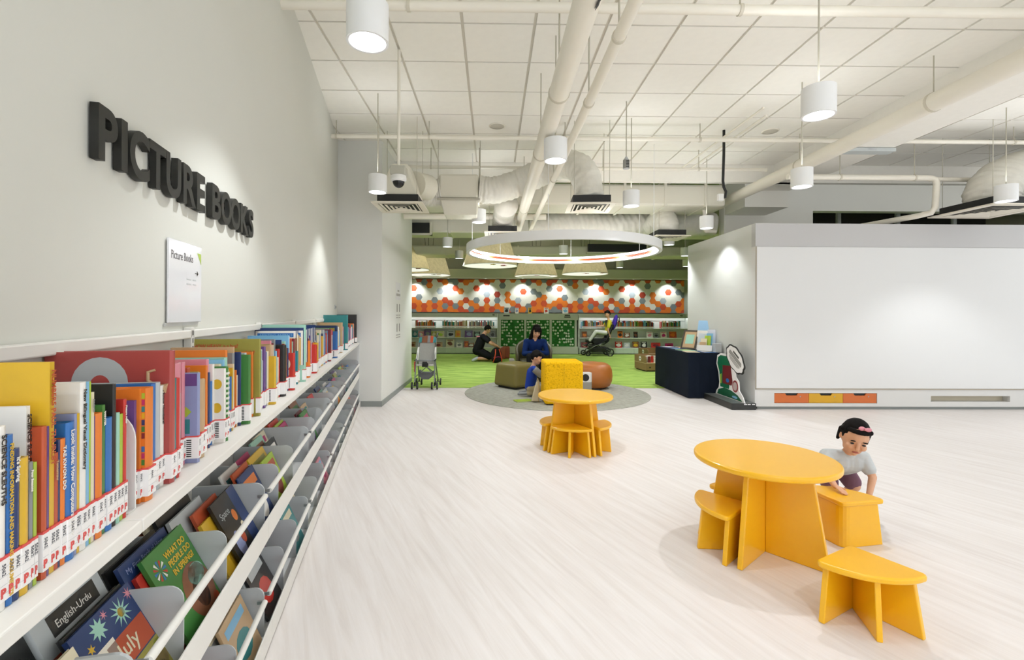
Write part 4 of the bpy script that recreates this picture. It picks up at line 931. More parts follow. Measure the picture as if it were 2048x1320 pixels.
for i, a in enumerate(BB[:-1]):
    ed = [a, a + 0.225, a + 0.525, a + 0.955]
    for lv, (rz, z0, z1) in enumerate(ROD_Z):
        e2 = ed if lv == 0 else [a, a + 0.33, a + 0.62, a + 0.955]
        for k in range(3):
            plate(e2[k], z0, z1 - (0.006 if k == 0 else 0), 0.004 if k == 0 else 0.002, M_GREYM)
            BINS.append((lv, e2[k] + 0.006, e2[k + 1] - 0.006, z0))
plate(BB[-1], 0.425, 0.652, 0.004, M_GREYM); plate(BB[-1], 0.025, 0.237, 0.004, M_GREYM)
sh('end_panel', G().box(0.004, 0.302, S_END - 0.006, S_END + 0.012, 0.0, 0.895), M_SH2)
# bookend at the bay joint
be = empty('bookend'); be.matrix_basis = SM @ Matrix.Translation((0, -3.01, 0.8955)); tag(be, 'white metal bookend with a rounded top on the near top shelf', 'bookend')
pts = [(0.03, 0), (0.262, 0)] + [(0.262 - 0.07 + 0.07 * math.cos(k / 7 * math.pi / 2), 0.215 - 0.07 + 0.07 * math.sin(k / 7 * math.pi / 2)) for k in range(8)] + [(0.03, 0.215)]
G().prism(pts, -0.004, 0.0, 'y').build('plate', M_WHITE, be, bevel=0.001); G().box(0.06, 0.245, -0.0052, -0.004, 0.0, 0.16).build('inset', M_SH2, be); G().box(0.03, 0.262, -0.03, 0.0, 0.0, 0.002).build('foot', M_WHITE, be)

# ------------------------------------------------------------------ books
lab_mats = None
def book_parts(root, t, h, d, cov, rounded):
    tb = min(0.0022, t * 0.18)
    g = G()
    n = 6 if rounded else 2
    out = []; inn = []
    for k in range(n):
        f = k / (n - 1); yy = t * f
        bulge = 0.18 * t * math.sin(math.pi * f) if rounded else 0
        out.append((bulge, yy)); inn.append((-0.0025 + bulge * 0.3, min(max(yy, tb), t - tb)))
    poly = [(-d, 0)] + out + [(-d, t), (-d, t - tb)] + inn[::-1] + [(-d, tb)]
    g.prism(poly, 0, h, 'z')
    c = g.build('cover', cov, root, smooth=rounded, auto=35)
    G().box(-d + 0.004, -0.004, tb, t - tb, 0.004, h - 0.004).build('pages', M_PAGES, root)
    return c
def spine_label(root, t, full=False, bar=False):
    z0, z1 = 0.012, 0.070
    o = G().box(-0.03 if bar else -0.012, 0.19 * t + 0.0006, -0.0004, t + 0.0004, z0, z1).build('spine_label', M_LABEL, root)
    G().box(-0.03 if bar else -0.012, 0.19 * t + 0.0008, -0.0006, t + 0.0006, z1, z1 + 0.004).build('red_band', M_RED, o)
    if full:
        text('letter', 'P', 0.017, M_RED, o, frame((0.19 * t + 0.001, max(t * 0.5 - 0.0055, 0.0005), z0 + 0.006), (0, 1, 0), (0, 0, 1)), bold=0.0008, sx=min(1.0, t / 0.013))
        text('call_mark', '5062', 0.0085, mat('call_ink', '#55545a', 0.6), o, frame((0.19 * t + 0.001, t * 0.5 - 0.003, z1 - 0.006), (0, 0, -1), (0, 1, 0)))
        for k in range(4): G().box(0.19 * t + 0.0006, 0.19 * t + 0.0009, 0, t, z0 + 0.01 + k * 0.012, z0 + 0.0105 + k * 0.012).build('rule_line', M_GREYM, o)
    if bar:
        for k in range(9): G().box(-0.026, -0.014, -0.0009, -0.0004, z0 + 0.005 + k * 0.0055, z0 + 0.008 + k * 0.0055).build('barcode_bar', M_BLACK, o)
    return o
def deco(root, poly, m, face, t, name='cover_print', off=0.0004):
    """flat print on a cover: poly in (u from the wall side edge, v up); face 0 = toward the viewer end, 1 = the other cover"""
    y = -off if face == 0 else t + off
    p = [(u, y, v) for u, v in poly]
    G().poly(p if face == 0 else p[::-1]).build(name, m, root)
def rect(u0, u1, v0, v1): return [(u0, v0), (u1, v0), (u1, v1), (u0, v1)]
def disc(cu, cv, ru, rv, n=24): return [(cu + ru * math.cos(2 * math.pi * k / n), cv + rv * math.sin(2 * math.pi * k / n)) for k in range(n)]
TOPZ = 0.8955
top_count = [0]
def top_book(s, t, h, c, label, nf=0.262, d=None, m=None, full=False, bar=False, grp='spine out books on the top wall shelf', lean=0.0):
    d = d if d else min(0.8 * h, nf - 0.03)
    o = empty('book'); o.matrix_basis = SM @ Matrix.Translation((nf, s, TOPZ)) @ Matrix.Rotation(R(lean), 4, 'X')
    tag(o, label, 'book', grp)
    t2 = t - 0.0006
    book_parts(o, t2, h, d, m or BM[c], t2 > 0.011)
    spine_label(o, t2, full, bar)
    top_count[0] += 1
    return o, t2, d
def title(o, txt, size, c, t, ztop, off=0.0, bold=0.0):
    text('title', txt, size, BM[c] if isinstance(c, str) else c, o, frame((0.19 * t + 0.0008, t * 0.5 - size * 0.35 + off, ztop), (0, 0, -1), (0, 1, 0)), bold=bold)

NEAR = [ # s, thickness, height, colour, label, title, title colour, size
 (-3.365, .014, .255, 'white', 'white book spine lettered Science Sleuths, first at the near shelf end', 'SCIENCE SLEUTHS', 'black', .012, .262),
 (-3.350, .012, .24, 'blue', 'bright blue book about finding information, second at the near shelf end', 'FINDING INFORMATION AND MAKING ARGUMENTS', 'yellow', .009, .262),
 (-3.338, .012, .217, 'navy', 'dark slate book titled It\'s Spring near the shelf end', "It's Spring", 'white', .009, .262),
 (-3.326, .017, .20, 'yellow', 'pale yellow book beside the dark slate one near the shelf end', None, 'grey', .008, .262),
 (-3.308, .008, .189, 'grey', 'thin grey book beside the pale yellow one', 'Four Seasons', 'white', .006, .262),
 (-3.299, .007, .186, 'lime', 'thin lime book beside the thin grey one', None, 'green', .006, .262),
 (-3.292, .008, .27, 'white', 'taller white book lettered Science Sleuths behind the thin lime one', 'SCIENCE SLEUTHS', 'black', .011, .248),
 (-3.283, .012, .236, 'rust', 'orange red book left of the tall yellow Numbers book', None, 'purple', .008, .262),
 (-3.271, .005, .234, 'purple', 'very thin purple book touching the Numbers book', None, 'white', .005, .262),
 (-3.266, .011, .334, 'yellow', 'tall mustard cloth book titled Numbers near the shelf end', 'NUMBERS PAUL THURLBY', 'rust', .013, .262),
 (-3.255, .009, .187, 'rust', 'short brick red book right of the Numbers book', 'Tomorrow', 'tan', .007, .262),
 (-3.246, .005, .206, 'navy', 'thin navy book left of the Tae Kwon Do book', None, 'white', .005, .262),
 (-3.241, .012, .206, 'orange', 'orange book titled Tae Kwon Do', 'TAE KWON DO', 'white', .010, .262),
 (-3.229, .022, .229, 'blue', 'blue book titled Look Inside How Computers Work', 'Look Inside: How Computers Work', 'white', .012, .262),
 (-3.207, .007, .24, 'lavender', 'thin pale lavender book beside How Computers Work', None, 'white', .005, .262),
 (-3.200, .007, .239, 'yellow', 'thin amber book beside the white dictionary', None, 'green', .005, .262),
 (-3.193, .017, .291, 'white', 'tall white New Bilingual Visual Dictionary', 'New Bilingual Visual Dictionary', 'black', .011, .262),
 (-3.176, .009, .29, 'sky blue', 'tall pale blue book beside the white dictionary', None, 'white', .005, .262),
 (-3.167, .005, .289, 'lime', 'very thin tall lime book beside the pale blue one', None, 'white', .005, .262),
 (-3.162, .009, .269, 'cream', 'cream book between the thin lime and thin purple ones', 'Academic', 'grey', .006, .262),
 (-3.153, .003, .225, 'purple', 'paper thin purple book before the bright orange red one', None, 'white', .004, .262),
 (-3.150, .021, .228, 'orange', 'bright orange red book in the middle of the near bay', None, 'white', .01, .262),
 (-3.129, .009, .24, 'green', 'dark green book titled Winter', 'WINTER', 'white', .007, .262),
 (-3.119, .021, .213, 'blue', 'royal blue book right of the Winter book', None, 'white', .008, .262),
 (-3.097, .012, .274, 'black', 'tall black book with an orange spine near the bookend', None, 'orange', .008, .262),
 (-3.084, .012, .216, 'mint', 'pale mint book near the bookend', None, 'white', .006, .262),
 (-3.072, .011, .211, 'lime', 'lime green book near the bookend', None, 'green', .006, .262),
 (-3.060, .012, .238, 'red', 'red book leaning on the white bookend', 'Picture Atlas', 'white', .007, .262),
 (-2.995, .010, .224, 'purple', 'purple blue book just right of the bookend', None, 'white', .006, .25),
 (-2.984, .009, .247, 'orange', 'orange patterned book right of the bookend', None, 'white', .006, .255),
 (-2.975, .033, .247, 'orange', 'thick orange book with coloured blocks on its spine', None, 'white', .006, .262),
 (-2.942, .018, .213, 'brown', 'short grey brown book left of the bright blue one', None, 'white', .008, .25),
 (-2.924, .021, .249, 'blue', 'bright blue book before the two pale grey ones', None, 'white', .008, .25),
 (-2.903, .022, .249, 'silver', 'pale grey book beside the bright blue one', None, 'grey', .008, .25),
 (-2.881, .018, .239, 'white', 'white book titled I Know Numbers', 'I Know Numbers!', 'black', .011, .25),
 (-2.863, .028, .32, 'maroon', 'largest red picture book with a big white figure eight', None, 'cream', .01, .262),
 (-2.834, .008, .25, 'teal', 'thin teal book right of the large red picture book', None, 'white', .006, .262),
 (-2.826, .017, .249, 'red', 'vermilion book beside the thin teal one', None, 'white', .008, .262),
 (-2.808, .034, .283, 'pink', 'pale pink book with a purple top, before the grey blue one', None, 'purple', .01, .25)]
M_RUST2 = mat('cover_eight', '#ad4a46', 0.3, var=0.06, scale=6, coat=0.3)
used = {}
for i, (s, t, h, c, lab, ti, tcx, ts, nf) in enumerate(NEAR):
    big = 'figure eight' in lab
    o, t2, d = top_book(s, t, h, c, lab, nf, d=(0.255 if big else None), m=M_RUST2 if big else None, full=t >= 0.007)
    if ti: title(o, ti, ts, tcx, t2, h - 0.012, bold=0.0003)
    if big:
        deco(o, disc(-0.145, 0.245, 0.058, 0.062), BM['silver'], 0, t2); deco(o, disc(-0.145, 0.235, 0.022, 0.03), M_RUST2, 0, t2, off=0.0007)
        deco(o, disc(-0.145, 0.12, 0.065, 0.075), BM['silver'], 0, t2); deco(o, disc(-0.145, 0.12, 0.025, 0.035), M_RUST2, 0, t2, off=0.0007)
        G().tube([(-0.005, -0.001, 0.23), (-0.03, -0.001, 0.235), (-0.045, -0.001, 0.25), (-0.045, -0.001, 0.27), (-0.03, -0.001, 0.275)], [0.012, 0.005, 0.004, 0.004, 0.003], 8).build('tail_print', BM['tan'], o)
    if 'Numbers book near' in lab or 'cloth book' in lab:
        deco(o, [(-0.19, 0.25), (-0.155, 0.285), (-0.12, 0.25), (-0.155, 0.215)], BM['rust'], 0, t2)
        deco(o, rect(-0.185, -0.13, 0.17, 0.225), mat('print_darkgreen', '#24352c', 0.6), 0, t2, off=0.0007)
    if 'coloured blocks' in lab:
        for k, cc in enumerate(['green', 'magenta', 'blue', 'orange', 'maroon', 'green', 'navy', 'yellow', 'teal', 'magenta', 'lime']):
            deco(o, rect(-0.02, -0.001, 0.08 + k * 0.0145, 0.092 + k * 0.0145), BM[cc], 0, t2)
        deco(o, rect(-0.17, -0.03, 0.2, 0.235), BM['purple'], 0, t2); deco(o, rect(-0.055, -0.03, 0.19, 0.24), BM['magenta'], 0, t2, off=0.0007)
    if 'Look Inside' in lab or 'lavender book beside' in lab: pass
    if 'purple top' in lab: deco(o, rect(-0.2, -0.004, 0.235, 0.282), BM['purple'], 0, t2); deco(o, disc(-0.06, 0.15, 0.04, 0.05), BM['rust'], 0, t2)

HERO = { # s: (thickness, height, colour, label, nf, depth, bar)
 -2.700: (.018, .246, 'lavender', 'grey blue book with a purple band and a green diamond, set forward', .262, None, True),
 -2.664: (.040, .222, 'tan', 'thick tan and orange book right of the grey blue one', .252, None, False),
 -2.494: (.016, .234, 'white', 'white book with yellow dots, set forward on the top shelf', .262, None, True),
 -2.478: (.022, .238, 'green', 'green and white zigzag patterned book beside the yellow dotted one', .262, None, False),
 -2.410: (.028, .261, 'mint', 'wide pale green book behind the zigzag one', .235, .18, False),
 -2.262: (.012, .268, 'navy', 'wide dark blue book just before the green one with a label', .240, .235, False),
 -2.240: (.024, .255, 'green', 'plain grass green book set forward on the top shelf', .262, None, True),
 -2.100: (.020, .307, 'olive', 'wide olive yellow book titled How Heavy', .262, .25, False),
 -1.862: (.030, .215, 'yellow', 'bright yellow wide book set forward on the top shelf', .262, None, True),
 -1.660: (.050, .253, 'black', 'thick black book right of the bright yellow one', .255, None, False),
 -1.470: (.042, .196, 'red', 'red book with a pale magnifier picture, set forward', .262, None, True),
 -1.390: (.02, .27, 'rust', 'wide rust topped book behind the red magnifier one', .235, .2, False),
 -1.150: (.035, .339, 'mint', 'widest pale teal book with a blue Amazing Animals banner', .262, .245, False),
 -0.980: (.05, .233, 'orange', 'orange book right of the Amazing Animals book', .255, None, False),
 -0.760: (.05, .194, 'red', 'bright red book set forward past the orange one', .262, None, True),
 -0.650: (.04, .2, 'yellow', 'yellow and blue book beside the bright red one', .255, None, False),
 0.05: (.05, .27, 'maroon', 'wide maroon book half way down the far shelf', .25, .22, False),
 0.36: (.07, .24, 'blue', 'sky blue book set forward near the far end', .262, None, True),
 0.50: (.05, .29, 'navy', 'navy topped book behind the sky blue one near the far end', .25, .2, False),
 0.90: (.06, .31, 'tan', 'wide tan picture book near the far end', .25, .23, False),
 1.28: (.08, .385, 'teal', 'tallest teal book near the far end of the shelf', .262, .24, False),
 2.55: (.06, .385, 'black', 'tall black book at the very end of the shelf by the column', .262, .25, False)}
HS = sorted(HERO)
REG = [(-2.45, 'under the wall sign'), (-1.9, 'past the wall sign'), (-1.2, 'in the middle bays'), (-0.5, 'past Amazing Animals'), (0.6, 'toward the far end'), (9, 'by the column')]
def region(s):
    for a, n in REG:
        if s < a: return n
seqc = ['white', 'rust', 'cream', 'blue', 'white', 'green', 'grey', 'purple', 'sky blue', 'white', 'navy', 'orange', 'tan', 'silver', 'pink', 'teal', 'white', 'yellow', 'black', 'red', 'lavender', 'olive', 'brown', 'mint', 'cream', 'maroon']
plan = []; s = -2.772
for hs in HS + [S_END - 0.03]:
    while s < hs - 0.006:
        far = max(0.0, (s + 2.3) / 4.5)
        t = rnd.uniform(0.009, 0.022) * (1 + 1.3 * max(0, s + 1.6) / 2)
        if hs - s - t < 0.006: t = hs - s
        plan.append([s, t, rnd.uniform(0.185, 0.27) if rnd.random() < 0.85 else rnd.uniform(0.26, 0.29), None, None, rnd.uniform(0.226, 0.24), None, False]); s += t
    if hs in HERO:
        t, h, c, lab, nf, d, bar = HERO[hs]; plan.append([hs, t, h, c, lab, nf, d, bar]); s = hs + t
seen3 = set()
for i, p in enumerate(plan):
    if p[3]: continue
    prev = plan[i - 1][3] if i else 'pink'
    for _ in range(60):
        c = rnd.choice(seqc)
        if c != prev and (region(p[0]), prev, c) not in seen3: break
    p[3] = c; seen3.add((region(p[0]), prev, c))
labels = set()
for i, (s, t, h, c, lab, nf, d, bar) in enumerate(plan):
    if not lab:
        prev = plan[i - 1][3] if i else 'pink'; nx = plan[i + 1][3] if i + 1 < len(plan) else 'white'
        sz = ('thin ' if t < 0.012 else 'thick ' if t > 0.03 else '') + ('tall ' if h > 0.26 else 'short ' if h < 0.2 else '')
        lab = '%s%s book between %s and %s %s' % (sz, c, prev, nx, region(s))
        if lab in labels: lab = lab.replace(' book ', ' upright book ')
        if lab in labels: lab = lab.replace('upright ', 'plain ')
    labels.add(lab)
    o, t2, dd = top_book(s, t, h, c, lab, nf, d=d, full=s < -2.3, bar=bar)
    if 'How Heavy' in lab:
        text('title', 'HOW HEAVY is a bus?', 0.022, BM['rust'], o, frame((-0.235, -0.0006, 0.272), (1, 0, 0), (0, 0, 1)), bold=0.0006, sx=0.75)
        text('title', 'HOW HEAVY is a whale?', 0.022, BM['rust'], o, frame((-0.19, -0.0006, 0.245), (1, 0, 0), (0, 0, 1)), bold=0.0006, sx=0.75)
    if 'Amazing' in lab:
        deco(o, rect(-0.235, -0.004, 0.1, 0.322), BM['navy'], 0, t2); deco(o, rect(-0.225, -0.008, 0.1, 0.305), BM['white'], 0, t2, off=0.0007)
        deco(o, rect(-0.215, -0.02, 0.268, 0.292), BM['blue'], 0, t2, off=0.001); deco(o, rect(-0.215, -0.02, 0.1, 0.262), BM['yellow'], 0, t2, off=0.001)
        text('title', 'AMAZING ANIMALS', 0.02, BM['sky blue'], o, frame((-0.205, -0.0014, 0.273), (1, 0, 0), (0, 0, 1)))
    if 'green diamond' in lab:
        deco(o, rect(-0.04, -0.001, h - 0.035, h - 0.002), BM['purple'], 0, t2); deco(o, [(-0.04, 0.14), (-0.028, 0.155), (-0.014, 0.14), (-0.028, 0.125)], BM['lime'], 0, t2)
        deco(o, rect(-0.04, -0.018, 0.08, 0.12), BM['teal'], 0, t2)
    if 'yellow dots' in lab:
        deco(o, disc(-0.02, 0.185, 0.014, 0.016), BM['yellow'], 0, t2); deco(o, disc(-0.02, 0.11, 0.013, 0.016), BM['yellow'], 0, t2)
    if 'zigzag' in lab:
        for k in range(9): deco(o, [(0.1, 0)] and [(-0.001, 0.08)] and rect(-0.02, -0.001, 0.085 + k * 0.016, 0.092 + k * 0.016), BM['white'], 0, t2)
        for k in range(9): G().box(0.0, 0.19 * t2 + 0.0009, 0.001, t2 - 0.001, 0.085 + k * 0.016, 0.092 + k * 0.016).build('stripe', BM['white'], o)
    if 'magnifier' in lab:
        deco(o, disc(-0.03, 0.14, 0.018, 0.028), BM['cream'], 0, t2); deco(o, rect(-0.04, -0.018, 0.08, 0.11), BM['cream'], 0, t2, off=0.0006)
    if 'bright yellow wide' in lab:
        text('title', 'es', 0.02, M_BLACK, o, frame((-0.05, -0.0006, 0.165), (1, 0, 0), (0, 0, 1)), bold=0.001)
    if 'tan picture' in lab:
        for k in range(4): deco(o, disc(-0.2 + k * 0.055, 0.25, 0.022, 0.03), BM[['brown', 'cream', 'rust', 'tan'][k]], 0, t2)

# books leaning back in the bins, covers to the room
def bin_book(s, nb, z0, w, h, t, c, label, tilt=26, prints=(), yaw=0.0, roll=0.0):
    o = empty('bin_book')
    o.matrix_basis = (SM @ Matrix.Translation((nb, s, z0)) @ Matrix.Rotation(R(-tilt), 4, 'Y') @ Matrix.Rotation(R(yaw), 4, 'Z') @ Matrix.Rotation(R(roll), 4, 'X')
                      @ Matrix.Rotation(R(-90), 4, 'Z'))
    tag(o, label, 'book', 'picture books leaning in the wall shelf bins')
    book_parts(o, t, h, w, BM[c], t > 0.011)
    for pl, cc in prints: deco(o, [(-u, v) for u, v in pl], BM[cc] if isinstance(cc, str) else cc, 1, t)
    return o
# local cover coordinates of a bin book: u = distance from the spine (left edge), v = up
def cover_text(o, t, u, v, s, size, c, bold=0.0, sx=1.0):
    text('title', s, size, BM[c], o, frame((-u, t + 0.0009, v), (-1, 0, 0), (0, 0, 1)), bold=bold, sx=sx)
for k, (c, nb, hh) in enumerate([('teal', .17, .25), ('tan', .195, .24), ('lavender', .215, .235), ('silver', .235, .23), ('sky blue', .252, .235), ('cream', .272, .245)]):
    bin_book(-3.40 + 0.02 * k, nb, 0.426, .24, hh, .010, c, '%s book in the bin at the lower left corner, %s' % (c, ['rearmost', 'second from the rear', 'third from the rear', 'third from the front', 'second from the front', 'foremost'][k]), 25)
o = bin_book(-3.055, 0.205, 0.426, .215, .345, .012, 'silver', 'pale English Urdu picture book at the back of the nearest bin', 24,
             [(rect(.04, .19, .235, .28), 'black'), (rect(.07, .15, .165, .22), 'green'), (rect(.155, .21, .165, .225), 'orange'), (rect(.01, .06, .155, .205), 'rust'), (disc(.11, .2, .02, .022), mat('print_white', '#e9e6e0', .5))])
cover_text(o, .012, .055, .247, 'English-Urdu', .024, 'white', sx=.9)
o = bin_book(-3.04, 0.246, 0.426, .2, .25, .012, 'black', 'dark book about Earth and Space in the nearest bin', 26)
cover_text(o, .012, .02, .195, 'Exploring Earth and Space', .014, 'lime')
def star(cu, cv, r, n, inner=0.4): return [(cu + r * (1 if k % 2 == 0 else inner) * math.cos(math.pi * k / n), cv + r * (1 if k % 2 == 0 else inner) * math.sin(math.pi * k / n)) for k in range(2 * n)]
PW = mat('print_paper', '#e8e2d2', 0.5)
o = bin_book(-3.05, 0.272, 0.426, .215, .255, .010, 'navy', 'July picture book with fireworks at the front of the nearest bin', 28,
             [(rect(0, .095, .0, .19), PW), (rect(.065, .2, .115, .18), 'rust'), (rect(.1, .215, .0, .112), 'olive'), (star(.075, .225, .026, 9, .5), 'mint'), (star(.15, .215, .034, 11, .35), 'mint'), (disc(.15, .215, .011, .011), 'yellow'), (star(.035, .205, .012, 6), 'yellow'),
              (star(.195, .235, .016, 8, .3), 'pink'), (star(.105, .24, .012, 7, .3), 'pink'), (star(.03, .165, .013, 5), 'orange'), (star(.05, .175, .008, 5), 'yellow')] +
             [([(.002, .08 + .016 * k), (.035, .09 + .016 * k), (.062, .08 + .016 * k), (.062, .088 + .016 * k), (.035, .098 + .016 * k), (.002, .088 + .016 * k)], 'red') for k in range(4)] +
             [(rect(.0, .035, .03, .07), 'purple'), (disc(.155, .06, .048, .03), 'tan'), (disc(.16, .03, .03, .035), 'black'), (disc(.19, .09, .02, .015), 'lime')])
cover_text(o, .010, .085, .133, 'July', .05, 'cream', bold=0.0004)
bin_book(-2.81, 0.19, 0.426, .24, .26, .008, 'black', 'black book at the back of the second bin', 22)
o = bin_book(-2.82, 0.235, 0.426, .235, .275, .01, 'navy', 'blue My First Book in the second bin', 24); cover_text(o, .01, .02, .245, 'My First Book of How', .02, 'lavender')
bin_book(-2.80, 0.252, 0.426, .2, .235, .01, 'red', 'red and white book in the second bin behind the green one', 25, [(rect(.03, .08, .15, .235), 'white')])
o = bin_book(-2.775, 0.275, 0.426, .225, .27, .011, 'green', 'green What Do People Do in Spring book in the second bin', 27,
             [(disc(.15, .09, .075, .08), 'brown'), (disc(.17, .13, .045, .03), 'mint'), (disc(.15, .08, .035, .045), 'black'), (disc(.2, .03, .016, .016), 'rust')] + [([(.045 + .006 * math.cos(a), .215 + .006 * math.sin(a)), (.045 + .028 * math.cos(a - .15), .215 + .028 * math.sin(a - .15)), (.045 + .028 * math.cos(a + .15), .215 + .028 * math.sin(a + .15))], ['blue', 'white', 'red'][k % 3]) for k, a in enumerate([2 * math.pi * j / 12 for j in range(12)])])
for k, tx in enumerate(['WHAT DO', 'PEOPLE DO', 'IN SPRING?']): cover_text(o, .011, .085, .225 - k * .026, tx, .024, 'yellow', bold=0.0008)
for k, (c, hh) in enumerate([('brown', .25), ('cream', .24), ('black', .26), ('silver', .245)]):
    bin_book(-2.535 + 0.01 * k, 0.11 + 0.028 * k, 0.426, .23, hh, .011, c, '%s book at the back of the third bin, %s' % (c, ['rearmost', 'second from the rear', 'third from the rear', 'fourth from the rear'][k]), 22)
bin_book(-2.42, 0.235, 0.426, .2, .235, .01, 'rust', 'rust red book behind the yellow one in the third bin', 25)
bin_book(-2.43, 0.252, 0.426, .22, .2, .011, 'yellow', 'yellow book in the third bin before the dark Space one', 26)
o = bin_book(-2.36, 0.275, 0.426, .22, .24, .011, 'black', 'dark Space book with orange faces at the front of the third bin', 27,
             [(rect(.15, .22, .0, .24), 'navy'), (disc(.12, .15, .018, .022), 'orange'), (disc(.1, .07, .02, .024), 'rust'), (disc(.06, .06, .03, .05), 'lavender'), (disc(.14, .1, .014, .014), 'cream')])
cover_text(o, .011, .02, .17, 'Space', .035, 'silver')
ordn = ['first', 'second', 'third', 'fourth', 'fifth', 'sixth', 'seventh', 'eighth', 'ninth', 'tenth', 'eleventh', 'twelfth', 'thirteenth', 'fourteenth', 'fifteenth', 'sixteenth', 'seventeenth', 'eighteenth', 'nineteenth', 'twentieth', 'twenty-first']
rb = random.Random(21)
cnt = [0, 0]; nbin = 0
for lv, a, b, z0 in sorted(BINS, key=lambda q: (q[0], q[1])):
    if b < (-2.9 if lv == 0 else -2.62): continue
    idx = cnt[lv]; cnt[lv] += 1
    if lv == 0 and b < -2.0: continue
    n = rb.choice([3, 4, 4]) if a < -0.2 else rb.choice([2, 3])
    if lv == 1: n = rb.choice([1, 2, 3]) if a < 0.2 else rb.choice([1, 2])
    pos = {1: ['alone'], 2: ['rear', 'front'], 3: ['rear', 'middle', 'front'], 4: ['rear', 'second from the rear', 'third from the rear', 'front']}[n]
    nb = 0.278 - 0.024 * (n - 1); prevc = None
    if rb.random() < 0.35: nb -= 0.08
    for k in range(n):
        c = rb.choice([x for x in PN if x != prevc]); prevc = c
        w = min(b - a - 0.03, rb.uniform(0.17, 0.25)); c2 = rb.choice(PN)
        s0 = a + 0.012 + rb.uniform(0, max(0.0, b - a - w - 0.03))
        hh = rb.uniform(0.19, 0.26) if lv == 0 else rb.uniform(0.17, 0.235)
        bin_book(s0, nb + 0.024 * k, z0 + 0.0015, w, hh, rb.uniform(0.006, 0.012), c, '%s book leaning in the %s %s bin from the viewer, %s' % (c, ordn[idx], ['upper', 'lower'][lv], pos[k]), rb.uniform(22, 27),
                 [(rect(w * .12, w * .88, hh * .72, hh * .88), rb.choice(PN)), (disc(w * .5, hh * .36, w * .3, hh * .24, 12), c2)])
        nbin += 1
print('books on top', top_count[0], 'bins', nbin)

# ------------------------------------------------------------------ wall lettering and signs
lt = empty('wall_lettering'); lt.matrix_basis = SM; tag(lt, 'black raised letters spelling PICTURE BOOKS on the left wall', 'lettering')
def letter_run(word, s0, s1):
    # condensed bold capitals laid out between s0 and s1
    wd = {'P': .56, 'I': .26, 'C': .58, 'T': .52, 'U': .6, 'R': .6, 'E': .5, 'B': .6, 'O': .62, 'K': .6, 'S': .56}
    tot = sum(wd[c] for c in word); x = s0; k = (s1 - s0) / tot
    for c in word:
        gw = {'P': .62, 'I': .26, 'C': .68, 'T': .60, 'U': .68, 'R': .66, 'E': .56, 'B': .63, 'O': .76, 'K': .66, 'S': .63}[c]
        sxx = wd[c] * k / gw * 0.98
        zz = 0.148 / 0.745
        text('letter', c, 1.0, M_LETTER, lt, frame((0.016, x + wd[c] * k / 2, 1.72), (0, 1, 0), (0, 0, 1)) @ Matrix.Diagonal((sxx, zz, zz, 1)), extrude=0.055, bold=0.03, align='CENTER', res=6)
        x += wd[c] * k
letter_run('PICTURE', -2.72, -1.985); letter_run('BOOKS', -1.93, -1.30)
sg = empty('wall_sign'); sg.matrix_basis = SM; tag(sg, 'clear acrylic sign reading Picture Books with an arrow, on the left wall', 'sign')
G().box(0.004, 0.012, -2.27, -1.985, 1.27, 1.572).build('acrylic_panel', mat('sign_white', '#e6e7ea', 0.08, var=0.0, spec=0.6), sg, bevel=0.002)
G().box(0.002, 0.006, -2.285, -2.0, 1.258, 1.27).build('lower_edge', mat('sign_edge', '#c6c7c4', 0.3), sg)
G().poly([(0.0125, -2.03, 1.545), (0.0125, -1.99, 1.545), (0.0125, -1.99, 1.50)]).build('lime_corner', BM['lime'], sg)
text('lettering', 'Picture Books', 0.044, mat('sign_text', '#5a5558', 0.5), sg, frame((0.0125, -2.255, 1.502), (0, 1, 0), (0, 0, 1)), sx=0.75)
G().box(0.0122, 0.0128, -2.05, -2.02, 1.4605, 1.4635).build('arrow', M_LETTER, sg)
G().poly([(0.0128, -2.033, 1.474), (0.0128, -2.018, 1.462), (0.0128, -2.033, 1.45), (0.0128, -2.03, 1.462)]).build('arrow', M_LETTER, sg)
for k in range(2):
    G().box(0.0122, 0.0126, -2.125, -2.085, 1.432 - k * 0.018, 1.437 - k * 0.018).build('small_print', M_GREYM, sg); G().box(0.0122, 0.0126, -2.07, -2.04, 1.432 - k * 0.018, 1.437 - k * 0.018).build('small_print', M_GREYM, sg)
sw = empty('wall_switch'); sw.matrix_basis = SM @ Matrix.Translation((0, 2.45, 1.38)); tag(sw, 'small grey switch on the left wall near the column', 'switch')
G().box(0.0, 0.012, -0.03, 0.03, -0.03, 0.03).build('plate', M_GREYM, sw, bevel=0.003); G().box(0.012, 0.016, -0.01, 0.01, -0.015, 0.015).build('toggle', M_BLACK, sw)
nc = empty('wall_notice', (-1.5445, 7.75, 1.52)); tag(nc, 'printed notice with four small pictograms on the side of the white column', 'notice')
NT = mat('notice_ink', '#a6a39f', 0.7)
def nb_(y0, y1, z0, z1, m=NT, nm='print_line'): G().box(0.0005, 0.0012, y0, y1, z0, z1).build(nm, m, nc)
G().box(0.0002, 0.0006, -0.2, 0.2, 0.0, 0.28).build('header_sheet', mat('notice_sheet', '#dcdbdc', 0.6), nc)
nb_(-0.06, 0.08, 0.13, 0.16); nb_(-0.15, 0.16, 0.06, 0.1)
for i, (yy, zz) in enumerate([(-0.09, -0.2), (0.1, -0.2), (-0.09, -0.52), (0.1, -0.52)]):
    nb_(yy - 0.025, yy + 0.025, zz, zz + 0.13, mat('notice_dark', '#85827d', 0.7), 'pictogram'); nb_(yy - 0.07, yy + 0.07, zz - 0.06, zz - 0.045); nb_(yy - 0.07, yy + 0.07, zz - 0.1, zz - 0.085)

